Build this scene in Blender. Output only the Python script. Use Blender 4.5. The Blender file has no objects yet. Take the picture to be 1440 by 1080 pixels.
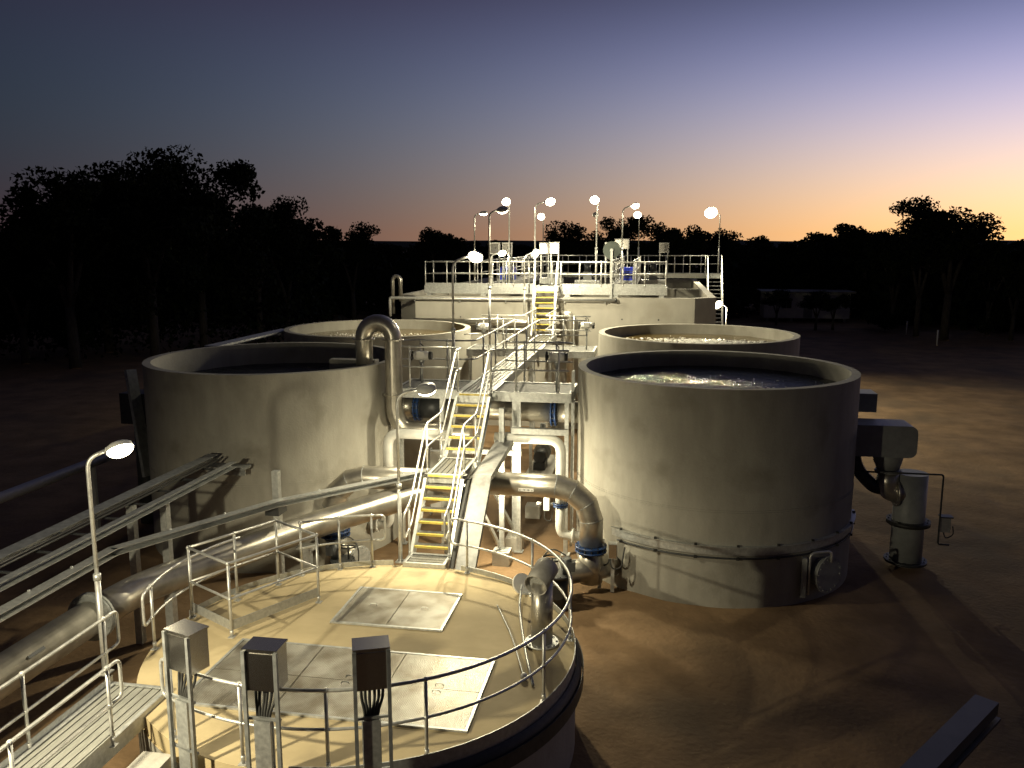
import bpy, math, random
from mathutils import Vector, Matrix, noise
random.seed(7)
R = math.radians
V = Vector
S = bpy.context.scene
COL = S.collection

# ------------------------------------------------------------------ camera
cam = bpy.data.cameras.new('camera'); CAM = bpy.data.objects.new('camera', cam); COL.objects.link(CAM)
cam.sensor_width = 36; cam.lens = 29.45; cam.clip_start = .05; cam.clip_end = 3000
CAM.location = (4.3206, -25.1486, 7.768)
CAM.rotation_euler = (R(90 - 9.437), 0, R(9.8))
S.camera = CAM
# ------------------------------------------------------------------ dusk sky
W = bpy.data.worlds.new('World'); S.world = W; W.use_nodes = True
nt = W.node_tree; nt.nodes.clear()
def N(t, **k):
    n = nt.nodes.new(t)
    for a, b in k.items(): setattr(n, a, b)
    return n
def math_(op, a, b=None, c=None):
    n = N('ShaderNodeMath', operation=op)
    for i, v in enumerate((a, b, c)):
        if v is None: continue
        if isinstance(v, (int, float)): n.inputs[i].default_value = v
        else: nt.links.new(v, n.inputs[i])
    return n.outputs[0]
tc = N('ShaderNodeTexCoord'); sp = N('ShaderNodeSeparateXYZ'); nt.links.new(tc.outputs['Generated'], sp.inputs[0])
sx, sy, sz = sp.outputs
SUNAZ = R(42 - 9.8)                       # afterglow to the right of the view, clockwise from +Y
el = math_('ARCSINE', sz)
hl = math_('MAXIMUM', math_('SQRT', math_('ADD', math_('MULTIPLY', sx, sx), math_('MULTIPLY', sy, sy))), 1e-4)
cosd = math_('DIVIDE', math_('ADD', math_('MULTIPLY', sx, math.sin(SUNAZ)), math_('MULTIPLY', sy, math.cos(SUNAZ))), hl)
H = math_('POWER', math_('MAXIMUM', math_('MULTIPLY', math_('ADD', cosd, 1.0), .5), 0.0), 2.5)
e = math_('MINIMUM', math_('MAXIMUM', el, .012), .27)
e2 = math_('MULTIPLY', e, e)
fade = math_('DIVIDE', 1.0, math_('ADD', 1.0, math_('MULTIPLY', math_('MAXIMUM', math_('SUBTRACT', el, .27), 0.0), 1.2)))
comb = N('ShaderNodeCombineColor')
for i, c in enumerate([[-4.435, -10.276, 4.93, 9.223, 39.319, -71.736], [-5.145, 5.06, 4.991, -2.065, -10.283, -26.559], [-4.399, 1.682, 3.08, 14.417, 0.629, -61.407]]):
    p = math_('ADD', c[0], math_('MULTIPLY', e, c[1]))
    p = math_('ADD', p, math_('MULTIPLY', H, c[2]))
    p = math_('ADD', p, math_('MULTIPLY', math_('MULTIPLY', e, H), c[3]))
    p = math_('ADD', p, math_('MULTIPLY', e2, c[4]))
    p = math_('ADD', p, math_('MULTIPLY', math_('MULTIPLY', e2, H), c[5]))
    nt.links.new(math_('MULTIPLY', math_('EXPONENT', p), fade), comb.inputs[i])
sky = N('ShaderNodeTexSky', sky_type='NISHITA', sun_disc=False, sun_elevation=R(-5), sun_rotation=SUNAZ)
b1 = N('ShaderNodeBackground'); b2 = N('ShaderNodeBackground'); b2.inputs[1].default_value = .05
nt.links.new(comb.outputs[0], b1.inputs[0]); nt.links.new(sky.outputs[0], b2.inputs[0])
ad = N('ShaderNodeAddShader'); nt.links.new(b1.outputs[0], ad.inputs[0]); nt.links.new(b2.outputs[0], ad.inputs[1])
out = N('ShaderNodeOutputWorld'); nt.links.new(ad.outputs[0], out.inputs[0])
S.view_settings.view_transform = 'Standard'; S.view_settings.look = 'None'
S.view_settings.exposure = 0; S.view_settings.gamma = 1; S.view_settings.use_curve_mapping = False
S.cycles.use_denoising = True
S.cycles.max_bounces = 6
LAMP_COL = (1.0, .89, .59)
LP = 1.0                                  # one dial for all lit lamps

# ------------------------------------------------------------------ materials
def newmat(name):
    m = bpy.data.materials.new(name); m.use_nodes = True
    t = m.node_tree; b = t.nodes['Principled BSDF']
    return m, t, b
def pm(name, c1, c2=None, scale=4, rough=.6, metal=0, bump=0, bscale=40, stretch=(1, 1, 1), rvar=0, detail=6, spec=None, blotch=None):
    m, t, b = newmat(name)
    L = t.links.new
    tcn = t.nodes.new('ShaderNodeTexCoord'); mp = t.nodes.new('ShaderNodeMapping'); mp.inputs['Scale'].default_value = stretch
    L(tcn.outputs['Object'], mp.inputs[0])
    b.inputs['Roughness'].default_value = rough; b.inputs['Metallic'].default_value = metal
    if spec is not None: b.inputs['Specular IOR Level'].default_value = spec
    if c2 is None: b.inputs['Base Color'].default_value = (*c1, 1)
    else:
        n = t.nodes.new('ShaderNodeTexNoise'); n.inputs['Scale'].default_value = scale; n.inputs['Detail'].default_value = detail; n.inputs['Roughness'].default_value = .62
        L(mp.outputs[0], n.inputs['Vector'])
        r = t.nodes.new('ShaderNodeValToRGB'); r.color_ramp.elements[0].position = .36; r.color_ramp.elements[1].position = .66
        r.color_ramp.elements[0].color = (*c1, 1); r.color_ramp.elements[1].color = (*c2, 1)
        L(n.outputs['Fac'], r.inputs[0]); col = r.outputs[0]
        if blotch:
            n2 = t.nodes.new('ShaderNodeTexNoise'); n2.inputs['Scale'].default_value = blotch[1]; n2.inputs['Detail'].default_value = 5
            L(tcn.outputs['Object'], n2.inputs['Vector'])
            r2 = t.nodes.new('ShaderNodeValToRGB'); r2.color_ramp.elements[0].position = blotch[2]; r2.color_ramp.elements[1].position = blotch[2] + .16
            L(n2.outputs['Fac'], r2.inputs[0])
            mx = t.nodes.new('ShaderNodeMix'); mx.data_type = 'RGBA'
            L(r2.outputs[0], mx.inputs['Factor']); L(col, mx.inputs['A']); mx.inputs['B'].default_value = (*blotch[0], 1)
            col = mx.outputs['Result']
        L(col, b.inputs['Base Color'])
        if rvar:
            mr = t.nodes.new('ShaderNodeMapRange'); mr.inputs['To Min'].default_value = rough - rvar; mr.inputs['To Max'].default_value = rough + rvar
            L(n.outputs['Fac'], mr.inputs['Value']); L(mr.outputs[0], b.inputs['Roughness'])
    if bump:
        nb = t.nodes.new('ShaderNodeTexNoise'); nb.inputs['Scale'].default_value = bscale; nb.inputs['Detail'].default_value = 6
        L(tcn.outputs['Object'], nb.inputs['Vector'])
        bp = t.nodes.new('ShaderNodeBump'); bp.inputs['Strength'].default_value = bump; bp.inputs['Distance'].default_value = .02
        L(nb.outputs['Fac'], bp.inputs['Height']); L(bp.outputs[0], b.inputs['Normal'])
    return m
M = {}
M['wall'] = pm('tank_concrete', (.28, .267, .235), (.345, .33, .292), 1.5, .84, 0, .3, 22, (1.6, 1.6, .55), blotch=((.235, .222, .19), 1.1, .55))
M['basin'] = pm('basin_concrete', (.34, .325, .29), (.42, .40, .36), .9, .82, 0, .25, 30, (1.2, 1.2, .6), blotch=((.285, .268, .23), .7, .55))
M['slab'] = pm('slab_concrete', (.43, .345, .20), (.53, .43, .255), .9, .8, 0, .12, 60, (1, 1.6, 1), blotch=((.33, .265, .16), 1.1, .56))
M['foot'] = pm('footing_concrete', (.42, .40, .36), (.52, .50, .46), 3, .85, 0, .3, 25)
M['galv'] = pm('galvanised_steel', (.42, .43, .43), (.58, .59, .58), 14, .45, .65, .06, 60, rvar=.12)
M['galvd'] = pm('weathered_galvanised_channel', (.26, .27, .27), (.40, .41, .41), 9, .55, .6, .06, 60, rvar=.1)
M['rail'] = pm('galvanised_tube', (.50, .50, .49), (.64, .64, .62), 10, .38, .55, 0, 40, rvar=.1)
M['alu'] = pm('aluminium_plank', (.135, .132, .123), (.22, .216, .20), 6, .42, .6, .1, 90, (8, .6, 8), rvar=.1)
M['plank2'] = pm('worn_aluminium_plank', (.30, .30, .28), (.44, .44, .41), 6, .45, .4, .1, 90, (8, .6, 8))
M['steel'] = pm('stainless_pipe', (.40, .375, .33), (.55, .52, .46), 3.2, .34, .82, .05, 12, (1, 1, 1), rvar=.1, blotch=((.33, .29, .23), 1.6, .62))
M['box'] = pm('stainless_enclosure', (.50, .48, .45), (.56, .54, .51), 30, .26, 1.0, 0)
M['duct'] = pm('dull_galvanised_duct', (.15, .15, .15), (.27, .27, .265), 5, .55, .5, .08, 40, rvar=.1)
M['grate'] = pm('open_grating', (.10, .10, .095), (.17, .17, .16), 9, .6, .5, .3, 90)
M['black'] = pm('black_rubber', (.018, .018, .018), (.035, .034, .032), 8, .55)
M['dark'] = pm('dark_painted_steel', (.035, .038, .042), (.06, .062, .066), 6, .45, .3)
M['blue'] = pm('blue_coated_iron', (.012, .035, .12), (.02, .055, .17), 8, .4)
M['blue2'] = pm('blue_motor_cover', (.01, .03, .45), (.015, .045, .6), 5, .4)
M['yellow'] = pm('yellow_nosing', (.52, .40, .07), (.62, .50, .12), 9, .6, 0, .2, 120)
M['white'] = pm('white_paint', (.74, .73, .70), (.80, .79, .77), 7, .45)
M['hood'] = pm('dull_steel_hood', (.42, .40, .36), (.52, .50, .46), 8, .5, .35)
M['pale'] = pm('pale_lamp_paint', (.55, .55, .53), (.62, .62, .60), 6, .4)
M['green'] = pm('reel_plastic', (.04, .055, .05), (.06, .075, .065), 5, .5)
M['grey'] = pm('grey_paint', (.24, .25, .25), (.30, .31, .31), 5, .5)
M['pvc'] = pm('grey_pvc', (.50, .50, .48), (.58, .58, .56), 5, .4)
M['ground'] = pm('sandy_ground', (.16, .098, .048), (.275, .175, .092), .7, .95, 0, 1.0, 9, (1, 1, 1), detail=12, blotch=((.125, .085, .05), .22, .52))
M['bark'] = pm('bark', (.045, .038, .03), (.09, .078, .062), 3, .9, 0, .5, 14, (4, 4, .6))
M['cream'] = pm('cream_cladding', (.68, .67, .63), (.76, .75, .71), 3, .6)
M['roof'] = pm('roof_sheet', (.22, .22, .22), (.28, .28, .27), 4, .5, .3)
M['glass'] = pm('dark_glass', (.012, .014, .016), None, rough=.06)
M['mesh'] = pm('pale_mesh', (.35, .35, .33), (.6, .6, .57), 45, .6, .3)
def leafmat(name, c1, c2):
    m = pm(name, c1, c2, 1.2, .85, spec=.08); return m
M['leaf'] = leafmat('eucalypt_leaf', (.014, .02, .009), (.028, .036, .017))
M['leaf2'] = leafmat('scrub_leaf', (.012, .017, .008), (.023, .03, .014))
def checker():
    m, t, b = newmat('checker_plate'); L = t.links.new
    tcn = t.nodes.new('ShaderNodeTexCoord'); b.inputs['Metallic'].default_value = .8; b.inputs['Roughness'].default_value = .42
    n = t.nodes.new('ShaderNodeTexNoise'); n.inputs['Scale'].default_value = 2.2; n.inputs['Detail'].default_value = 7; L(tcn.outputs['Object'], n.inputs['Vector'])
    r = t.nodes.new('ShaderNodeValToRGB'); r.color_ramp.elements[0].color = (.36, .32, .25, 1); r.color_ramp.elements[1].color = (.66, .64, .58, 1)
    r.color_ramp.elements[0].position = .35; r.color_ramp.elements[1].position = .65
    L(n.outputs['Fac'], r.inputs[0])
    mp = t.nodes.new('ShaderNodeMapping'); mp.inputs['Rotation'].default_value = (0, 0, R(45)); mp.inputs['Scale'].default_value = (1, 1, 1); L(tcn.outputs['Object'], mp.inputs[0])
    br = t.nodes.new('ShaderNodeTexBrick'); br.inputs['Scale'].default_value = 13; br.inputs['Mortar Size'].default_value = .13; br.inputs['Mortar Smooth'].default_value = .6
    br.inputs['Color1'].default_value = br.inputs['Color2'].default_value = (1, 1, 1, 1); br.inputs['Mortar'].default_value = (0, 0, 0, 1)
    L(mp.outputs[0], br.inputs['Vector'])
    mu = t.nodes.new('ShaderNodeMix'); mu.data_type = 'RGBA'; mu.blend_type = 'MULTIPLY'; mu.inputs['Factor'].default_value = .38
    L(r.outputs[0], mu.inputs['A']); L(br.outputs['Color'], mu.inputs['B']); L(mu.outputs['Result'], b.inputs['Base Color'])
    bp = t.nodes.new('ShaderNodeBump'); bp.inputs['Strength'].default_value = .6; bp.inputs['Distance'].default_value = .008
    L(br.outputs['Color'], bp.inputs['Height']); L(bp.outputs[0], b.inputs['Normal'])
    mr = t.nodes.new('ShaderNodeMapRange'); mr.inputs['To Min'].default_value = .3; mr.inputs['To Max'].default_value = .55; L(n.outputs['Fac'], mr.inputs['Value']); L(mr.outputs[0], b.inputs['Roughness'])
    return m
M['plate'] = checker()
def water(name, col, bs, bd):
    m, t, b = newmat(name); L = t.links.new
    b.inputs['Base Color'].default_value = (*col, 1); b.inputs['Roughness'].default_value = .07; b.inputs['IOR'].default_value = 1.33
    tcn = t.nodes.new('ShaderNodeTexCoord'); nb = t.nodes.new('ShaderNodeTexNoise'); nb.inputs['Scale'].default_value = bs; nb.inputs['Detail'].default_value = 4
    L(tcn.outputs['Object'], nb.inputs['Vector'])
    bp = t.nodes.new('ShaderNodeBump'); bp.inputs['Strength'].default_value = bd; bp.inputs['Distance'].default_value = .05
    L(nb.outputs['Fac'], bp.inputs['Height']); L(bp.outputs[0], b.inputs['Normal'])
    return m
M['water'] = water('dark_water', (.012, .014, .012), 9, 1.0)
M['brown'] = water('brown_water', (.11, .078, .03), 6, .35)
M['foam'] = pm('foam', (.74, .73, .69), (.85, .84, .80), 30, .5, 0, .3, 60)
def glow(name, s):
    m, t, b = newmat(name); b.inputs['Base Color'].default_value = (.8, .8, .8, 1)
    b.inputs['Emission Color'].default_value = (1, .88, .6, 1); b.inputs['Emission Strength'].default_value = s
    return m
M['lens'] = glow('lit_lamp_lens', 30.0)
M['lensoff'] = pm('dark_lamp_lens', (.1, .1, .1), None, rough=.15)

# ------------------------------------------------------------------ mesh builder
class MB:
    def __init__(s): s.v = []; s.f = []; s.sm = []
    def add(s, vs, fs, smooth=False):
        o = len(s.v); s.v += [V(p) for p in vs]
        for f in fs: s.f.append([i + o for i in f]); s.sm.append(smooth)
        return s
    def box(s, c, d, m=None):
        c = V(c); h = V(d) / 2; vs = []
        for z in (-1, 1):
            for x, y in ((-1, -1), (1, -1), (1, 1), (-1, 1)):
                p = V((x * h.x, y * h.y, z * h.z)); vs.append(c + (m @ p if m else p))
        return s.add(vs, [(3, 2, 1, 0), (4, 5, 6, 7), (0, 1, 5, 4), (1, 2, 6, 5), (2, 3, 7, 6), (3, 0, 4, 7)])
    def b2(s, p0, p1): 
        p0, p1 = V(p0), V(p1); return s.box((p0 + p1) / 2, [abs(x) for x in (p1 - p0)])
    def beam(s, p0, p1, w, h, up=(0, 0, 1)):
        p0, p1 = V(p0), V(p1); t = (p1 - p0); l = t.length; t.normalize(); x = t.cross(V(up)).normalized(); z = x.cross(t)
        m = Matrix((x, t, z)).transposed(); return s.box((p0 + p1) / 2, (w, l, h), m)
    def channel(s, p0, p1, w, h, th=.012, side=1):      # C channel, web upright, flanges towards side
        p0, p1 = V(p0), V(p1); t = (p1 - p0).normalized(); x = t.cross(V((0, 0, 1))).normalized() * side; z = V((0, 0, 1)) if abs(t.z) < .05 else x.cross(t).normalized() * (1 if x.cross(t).z > 0 else -1)
        s.beam(p0, p1, th, h)
        for k in (-1, 1):
            o = x * (w / 2) + z * k * (h / 2 - th / 2); s.beam(p0 + o, p1 + o, w - .002, th)
        return s
    def tube(s, pts, r, n=10, cap=True, split=False, closed=False):
        P = [V(p) for p in pts]; k = len(P)
        rr = r if isinstance(r, (list, tuple)) else [r] * k
        if closed: P = P + [P[0]]; rr = list(rr) + [rr[0]]; k += 1
        T = [(P[i + 1] - P[i]).normalized() for i in range(k - 1)]
        u = T[0].cross(V((0, 0, 1)))
        if u.length < .1: u = T[0].cross(V((0, 1, 0)))
        u.normalize(); rings = []
        us = [u]
        for i in range(1, k - 1):
            q = T[i - 1].rotation_difference(T[i]); u = (q @ u).normalized(); us.append(u)
        def ring(i, seg):
            t = T[seg]; a = us[seg]; b = t.cross(a)
            if i == 0 or i == k - 1:
                nb = t if not closed else (T[0] + T[-1]).normalized()
            else: nb = (T[i - 1] + T[i]).normalized()
            o = []
            for j in range(n):
                w = 2 * math.pi * j / n; off = (a * math.cos(w) + b * math.sin(w)) * rr[i]
                den = t.dot(nb)
                if abs(den) > .2: off = off - t * (off.dot(nb) / den)
                o.append(P[i] + off)
            return o
        def link(A, B):
            for j in range(n):
                q = (j + 1) % n; s.f.append([A + j, A + q, B + q, B + j]); s.sm.append(n > 6)
        if split:
            for g in range(k - 1):
                o = len(s.v); s.v += ring(g, g) + ring(g + 1, g); link(o, o + n)
            first, last = 0, len(s.v) - n; first = len(s.v) - 2 * n * (k - 1)
        else:
            first = len(s.v)
            for i in range(k): s.v += ring(i, min(i, k - 2))
            for i in range(k - 1): link(first + i * n, first + (i + 1) * n)
            last = len(s.v) - n
        if cap and not closed:
            s.f.append([first + j for j in range(n)][::-1]); s.sm.append(False)
            s.f.append([last + j for j in range(n)]); s.sm.append(False)
        return s
    def cyl(s, p0, p1, r, n=16): return s.tube([p0, p1], r, n)
    def lathe(s, prof, c=(0, 0, 0), n=48, a0=0, a1=2 * math.pi, smooth=True, axis=None):
        full = abs(a1 - a0) > 6.28; c = V(c); m = n if full else n + 1; o = len(s.v); k = len(prof)
        q = V((0, 0, 1)).rotation_difference(V(axis)) if axis else None
        for i in range(m):
            w = a0 + (a1 - a0) * i / n
            for r, z in prof:
                p = V((r * math.cos(w), r * math.sin(w), z)); s.v.append(c + (q @ p if q else p))
        for i in range(n):
            A = o + i * k; B = o + ((i + 1) % m) * k
            for j in range(k - 1): s.f.append([A + j, B + j, B + j + 1, A + j + 1]); s.sm.append(smooth)
        return s
    def tubewall(s, c, ri, ro, z0, z1, n=72, a0=0, a1=2 * math.pi):    # closed hollow cylinder with sharp edges
        for pr in ([(ro, z0), (ro, z1)], [(ro, z1), (ri, z1)], [(ri, z1), (ri, z0)], [(ri, z0), (ro, z0)]): s.lathe(pr, c, n, a0, a1)
        if abs(a1 - a0) < 6.28:
            for w in (a0, a1):
                d = V((math.cos(w), math.sin(w), 0)); c_ = V(c)
                s.add([c_ + d * ri + V((0, 0, z0)), c_ + d * ro + V((0, 0, z0)), c_ + d * ro + V((0, 0, z1)), c_ + d * ri + V((0, 0, z1))], [(0, 1, 2, 3)])
        return s
    def disc(s, c, r, n=64, z=0):
        c = V(c); return s.add([c + V((r * math.cos(2 * math.pi * i / n), r * math.sin(2 * math.pi * i / n), z)) for i in range(n)], [list(range(n))])
    def prism(s, poly, z0, z1):
        n = len(poly); return s.add([(x, y, z0) for x, y in poly] + [(x, y, z1) for x, y in poly], [list(range(n))[::-1], [n + i for i in range(n)]] + [[i, (i + 1) % n, n + (i + 1) % n, n + i] for i in range(n)])
    def ball(s, c, r, n=10, k=6, sq=(1, 1, 1)):
        c = V(c); o = len(s.v)
        for i in range(k + 1):
            a = math.pi * i / k
            for j in range(n):
                w = 2 * math.pi * j / n; s.v.append(c + V((r * math.sin(a) * math.cos(w) * sq[0], r * math.sin(a) * math.sin(w) * sq[1], -r * math.cos(a) * sq[2])))
        for i in range(k):
            for j in range(n): s.f.append([o + i * n + j, o + i * n + (j + 1) % n, o + (i + 1) * n + (j + 1) % n, o + (i + 1) * n + j]); s.sm.append(True)
        return s
    def flange(s, c, ax, r, w=.04, n=28, bolts=12, br=.014):
        c, ax = V(c), V(ax).normalized(); s.cyl(c - ax * w / 2, c + ax * w / 2, r, n)
        u = ax.orthogonal().normalized(); v = ax.cross(u)
        for i in range(bolts):
            a = 2 * math.pi * i / bolts; p = c + (u * math.cos(a) + v * math.sin(a)) * r * .88; s.cyl(p - ax * (w / 2 + .02), p + ax * (w / 2 + .02), br, 6)
        return s
    def mesh(s, name, mat, inv=None):
        me = bpy.data.meshes.new(name); vs = [inv @ p for p in s.v] if inv else s.v
        me.from_pydata([tuple(p) for p in vs], [], s.f)
        me.polygons.foreach_set('use_smooth', s.sm); me.materials.append(M[mat]); me.update(); return me
MW = {}
def tagit(o, label, cat, group=None, kind=None):
    if label: o['label'] = label
    if cat: o['category'] = cat
    if group: o['group'] = group
    if kind: o['kind'] = kind
def thing(name, label, cat, loc=(0, 0, 0), rz=0, group=None):
    o = bpy.data.objects.new(name, None); COL.objects.link(o); o.empty_display_size = .1
    o.location = loc; o.rotation_euler = (0, 0, rz); tagit(o, label, cat, group)
    MW[o.name] = Matrix.Translation(V(loc)) @ Matrix.Rotation(rz, 4, 'Z'); return o
def part(name, mb, mat, parent, local=False, label=None):
    m = MW[parent.name]; me = mb if isinstance(mb, bpy.types.Mesh) else mb.mesh(name, mat, None if local else m.inverted())
    o = bpy.data.objects.new(name, me); COL.objects.link(o); o.parent = parent; MW[o.name] = m
    if label: o['label'] = label
    return o
def solo(name, mb, mat, label, cat, loc=None, group=None, kind=None):
    if loc is None:
        xs = [p.x for p in mb.v]; ys = [p.y for p in mb.v]; zs = [p.z for p in mb.v]; loc = ((min(xs) + max(xs)) / 2, (min(ys) + max(ys)) / 2, min(zs))
    o = bpy.data.objects.new(name, mb.mesh(name, mat, Matrix.Translation(-V(loc)))); COL.objects.link(o); o.location = loc
    MW[o.name] = Matrix.Translation(V(loc)); tagit(o, label, cat, group, kind); return o
def copy_tree(o, parent=None):
    c = o.copy(); COL.objects.link(c); c.parent = parent
    for ch in o.children: copy_tree(ch, c)
    return c
def fil(pts, rad, k=6):
    P = [V(p) for p in pts]; o = [P[0]]
    for i in range(1, len(P) - 1):
        a, b, c = P[i - 1], P[i], P[i + 1]; u = (a - b); w = (c - b); r = min(rad, u.length * .49, w.length * .49)
        u.normalize(); w.normalize(); A = b + u * r; C = b + w * r
        for j in range(k + 1):
            t = j / k; o.append(A * (1 - t) ** 2 + b * 2 * t * (1 - t) + C * t * t)
    o.append(P[-1]); return o
def arc(c, r, a0, a1, z, n=24): return [V((c[0] + r * math.cos(R(a0 + (a1 - a0) * i / n)), c[1] + r * math.sin(R(a0 + (a1 - a0) * i / n)), z)) for i in range(n + 1)]

# ------------------------------------------------------------------ rails, stairs, decks
RT = .024
def guardrail(label, path, posts, h=1.05, fillet=.15, loops=(0, 0), toe=False, name='guardrail', r=RT, group=None):
    path = [V(p) for p in path]; base = V(posts[0]); t = thing(name, label, 'guardrail', base, 0, group)
    up = V((0, 0, h)); mid = V((0, 0, h * .52))
    fp = fil(path, fillet) if len(path) < 12 else path
    part('top_rail', MB().tube([p + up for p in fp], r, 10), 'rail', t)
    part('mid_rail', MB().tube([p + mid for p in fp], r * .85, 8), 'rail', t)
    for q, (a, b) in enumerate(((path[0], path[1]), (path[-1], path[-2]))):
        if loops[q]:
            d = (a - b).normalized() * .2
            part('end_loop', MB().tube(fil([a + up, a + d + up, a + d + mid, a + mid], .16), r * .97, 10), 'rail', t)
    for p in posts:
        p = V(p); m = MB().tube([p, p + up], r, 10).ball(p + up, r * 1.5, 8, 6).ball(p + mid, r * 1.45, 8, 6).box(p + V((0, 0, .006)), (.1, .1, .012))
        m.tube([p + V((0, 0, .05)), p + V((0, 0, .12))], r * 1.25, 8)
        part('post', m, 'rail', t)
    if toe:
        for a, b in zip(path[:-1], path[1:]):
            if (b - a).length > .25: part('toe_board', MB().beam(a + V((0, 0, .09)), b + V((0, 0, .09)), .008, .13), 'galv', t)
    return t
def stair(label, x0, x1, y0, z0, y1, z1, n, nos='yellow', tread='alu'):
    t = thing('stair', label, 'stairs', ((x0 + x1) / 2, y0, z0))
    for x, sd in ((x0, -1), (x1, 1)):
        part('stringer', MB().channel((x, y0 - .02, z0 - .08), (x, y1, z1 - .12), .06, .24, .012, sd), 'galv', t)
    for i in range(1, n):
        y = y0 + (y1 - y0) * (i - .5) / (n - .5); z = z0 + (z1 - z0) * i / n
        tr = part('tread', MB().box(((x0 + x1) / 2, y + .1, z - .02), (x1 - x0 - .02, .2, .035)), tread, t)
        part('nosing', MB().box(((x0 + x1) / 2, y - .005, z - .017), (x1 - x0 - .03, .05, .045)), nos, tr)
    return t
def deck(label, x0, x1, y0, y1, z, along='y', pw=.15, fascia=.2, legs=(), zg=0, name='platform', nosing=None, group=None, pale=False):
    pmat = 'plank2' if pale else 'grate' if along == 'x' and name != 'landing' else 'alu'
    t = thing(name, label, 'platform', ((x0 + x1) / 2, (y0 + y1) / 2, z), 0, group)
    n = max(2, round(((x1 - x0) if along == 'y' else (y1 - y0)) / pw)); g = .02
    for i in range(n):
        if along == 'y':
            w = (x1 - x0 - .03) / n; a = x0 + .015 + i * w; part('plank', MB().b2((a + g / 2, y0, z - .035), (a + w - g / 2, y1, z)), pmat, t)
        else:
            w = (y1 - y0 - .03) / n; a = y0 + .015 + i * w; part('plank', MB().b2((x0, a + g / 2, z - .035), (x1, a + w - g / 2, z)), pmat, t)
    for p, q, sd in (((x0, y0), (x0, y1), -1), ((x1, y0), (x1, y1), 1)):
        part('edge_channel', MB().channel((*p, z + .03 - fascia / 2), (*q, z + .03 - fascia / 2), .06, fascia, .01, -sd), 'galv', t)
    for p, q, sd in (((x0, y0), (x1, y0), 1), ((x0, y1), (x1, y1), -1)):
        part('edge_channel', MB().channel((p[0] + .01, p[1] - .012 * sd, z + .026 - fascia / 2), (q[0] - .01, q[1] - .012 * sd, z + .026 - fascia / 2), .06, fascia - .006, .01, -sd), 'galv', t)
    for x, y in legs: part('leg', MB().b2((x - .05, y - .05, zg), (x + .05, y + .05, z + .02 - fascia)).b2((x - .11, y - .11, zg), (x + .11, y + .11, zg + .015)), 'galv', t)
    if nosing: part('nosing', MB().b2((x0 + .02, y0 - .05, z - .03), (x1 - .02, y0 - .016, z + .006)), 'yellow', t)
    return t

# ------------------------------------------------------------------ ground
def gz(x, y):
    d = math.hypot(x - 2, y + 4)
    a = 1 if d < 60 else max(0, 1 - (d - 60) / 60)
    z = (noise.noise((x * .35, y * .35, 1.3)) * .05 + noise.noise((x * 1.3, y * 1.3, 4)) * .022 + noise.noise((x * 3.7, y * 3.7, 9)) * .009) * a
    for k, off in ((0, 13.5), (1, 15.1)):
        xx = off + 1.6 * math.sin(y * .09 + .4) - .16 * (y + 5); w = abs(x - xx)
        if w < .5: z -= .045 * math.cos(w / .5 * math.pi / 2) ** 2 * (.6 + .4 * noise.noise((x * 2, y * .7, 2)))
    return z - .02
def axis(lo, hi, c0, c1, st):
    a = [c0 + i * st for i in range(int((c1 - c0) / st) + 1)]; s = st
    x = a[-1]
    while x < hi: s *= 1.16; x = min(hi, x + s); a.append(x)
    x = a[0]; s = st; b = []
    while x > lo: s *= 1.16; x = max(lo, x - s); b.append(x)
    return b[::-1] + a
gx = axis(-900, 900, -16, 24, .22); gy = axis(-200, 1500, -24, 20, .22)
g = MB(); nx, ny = len(gx), len(gy)
g.v = [V((x, y, gz(x, y))) for y in gy for x in gx]
g.f = [[j * nx + i, j * nx + i + 1, (j + 1) * nx + i + 1, (j + 1) * nx + i] for j in range(ny - 1) for i in range(nx - 1)]; g.sm = [True] * len(g.f)
solo('ground', g, 'ground', 'sandy brown ground around the tanks', None, (0, 0, 0), kind='structure')

# ------------------------------------------------------------------ four open tanks
TR, TH, TW = 3.35, 4.794, .2
def tank(x, y, label, wmat, wz, seed, foam):
    t = thing('concrete_tank', label, 'tank', (x, y, 0), 0, 'open round concrete tanks')
    part('wall', MB().tubewall((0, 0, 0), TR - TW, TR, -.15, TH, 128), 'wall', t, True)
    for zj, w in ((2.12, .02), (2.17, .01)):
        pj = MB(); 
        for i in range(96):
            a0 = 2 * math.pi * i / 96; u = .5 + .5 * noise.noise((i * .35, seed, zj)); pj.tubewall((0, 0, 0), TR - .01, TR + .003 + .014 * u, zj - w * u, zj + w * u + .002, 1, a0, a0 + 2 * math.pi / 96)
        part('lift_joint', pj, 'wall', t, True)
    rnd = random.Random(seed); m = MB(); o = 0
    # rippled water sheet
    n, k = 72, 26
    m.v.append(V((0, 0, wz)))
    for i in range(1, k + 1):
        r = (TR - TW + .01) * i / k
        for j in range(n):
            a = 2 * math.pi * j / n; px, py = r * math.cos(a), r * math.sin(a)
            m.v.append(V((px, py, wz + .018 * noise.noise((px * 2.2, py * 2.2, seed)))))
    for j in range(n): m.f.append([0, 1 + j, 1 + (j + 1) % n]); m.sm.append(True)
    for i in range(k - 1):
        for j in range(n):
            A = 1 + i * n; m.f.append([A + j, A + n + j, A + n + (j + 1) % n, A + (j + 1) % n]); m.sm.append(True)
    part('water', m, wmat, t, True)
    if foam:
        fm = MB()
        for (fx, fy, sx_, sy_, cnt, smin, smax) in foam:
            for i in range(cnt):
                px, py = rnd.gauss(fx, sx_), rnd.gauss(fy, sy_)
                if math.hypot(px, py) > TR - TW - .05: continue
                s_ = rnd.uniform(smin, smax); fm.ball((px, py, wz + .005), s_, 6, 4, (rnd.uniform(.8, 2.2), rnd.uniform(.6, 1.2), .6))
        f = part('foam', fm, 'foam', t, True); f['kind'] = 'stuff'
    return t
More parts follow.
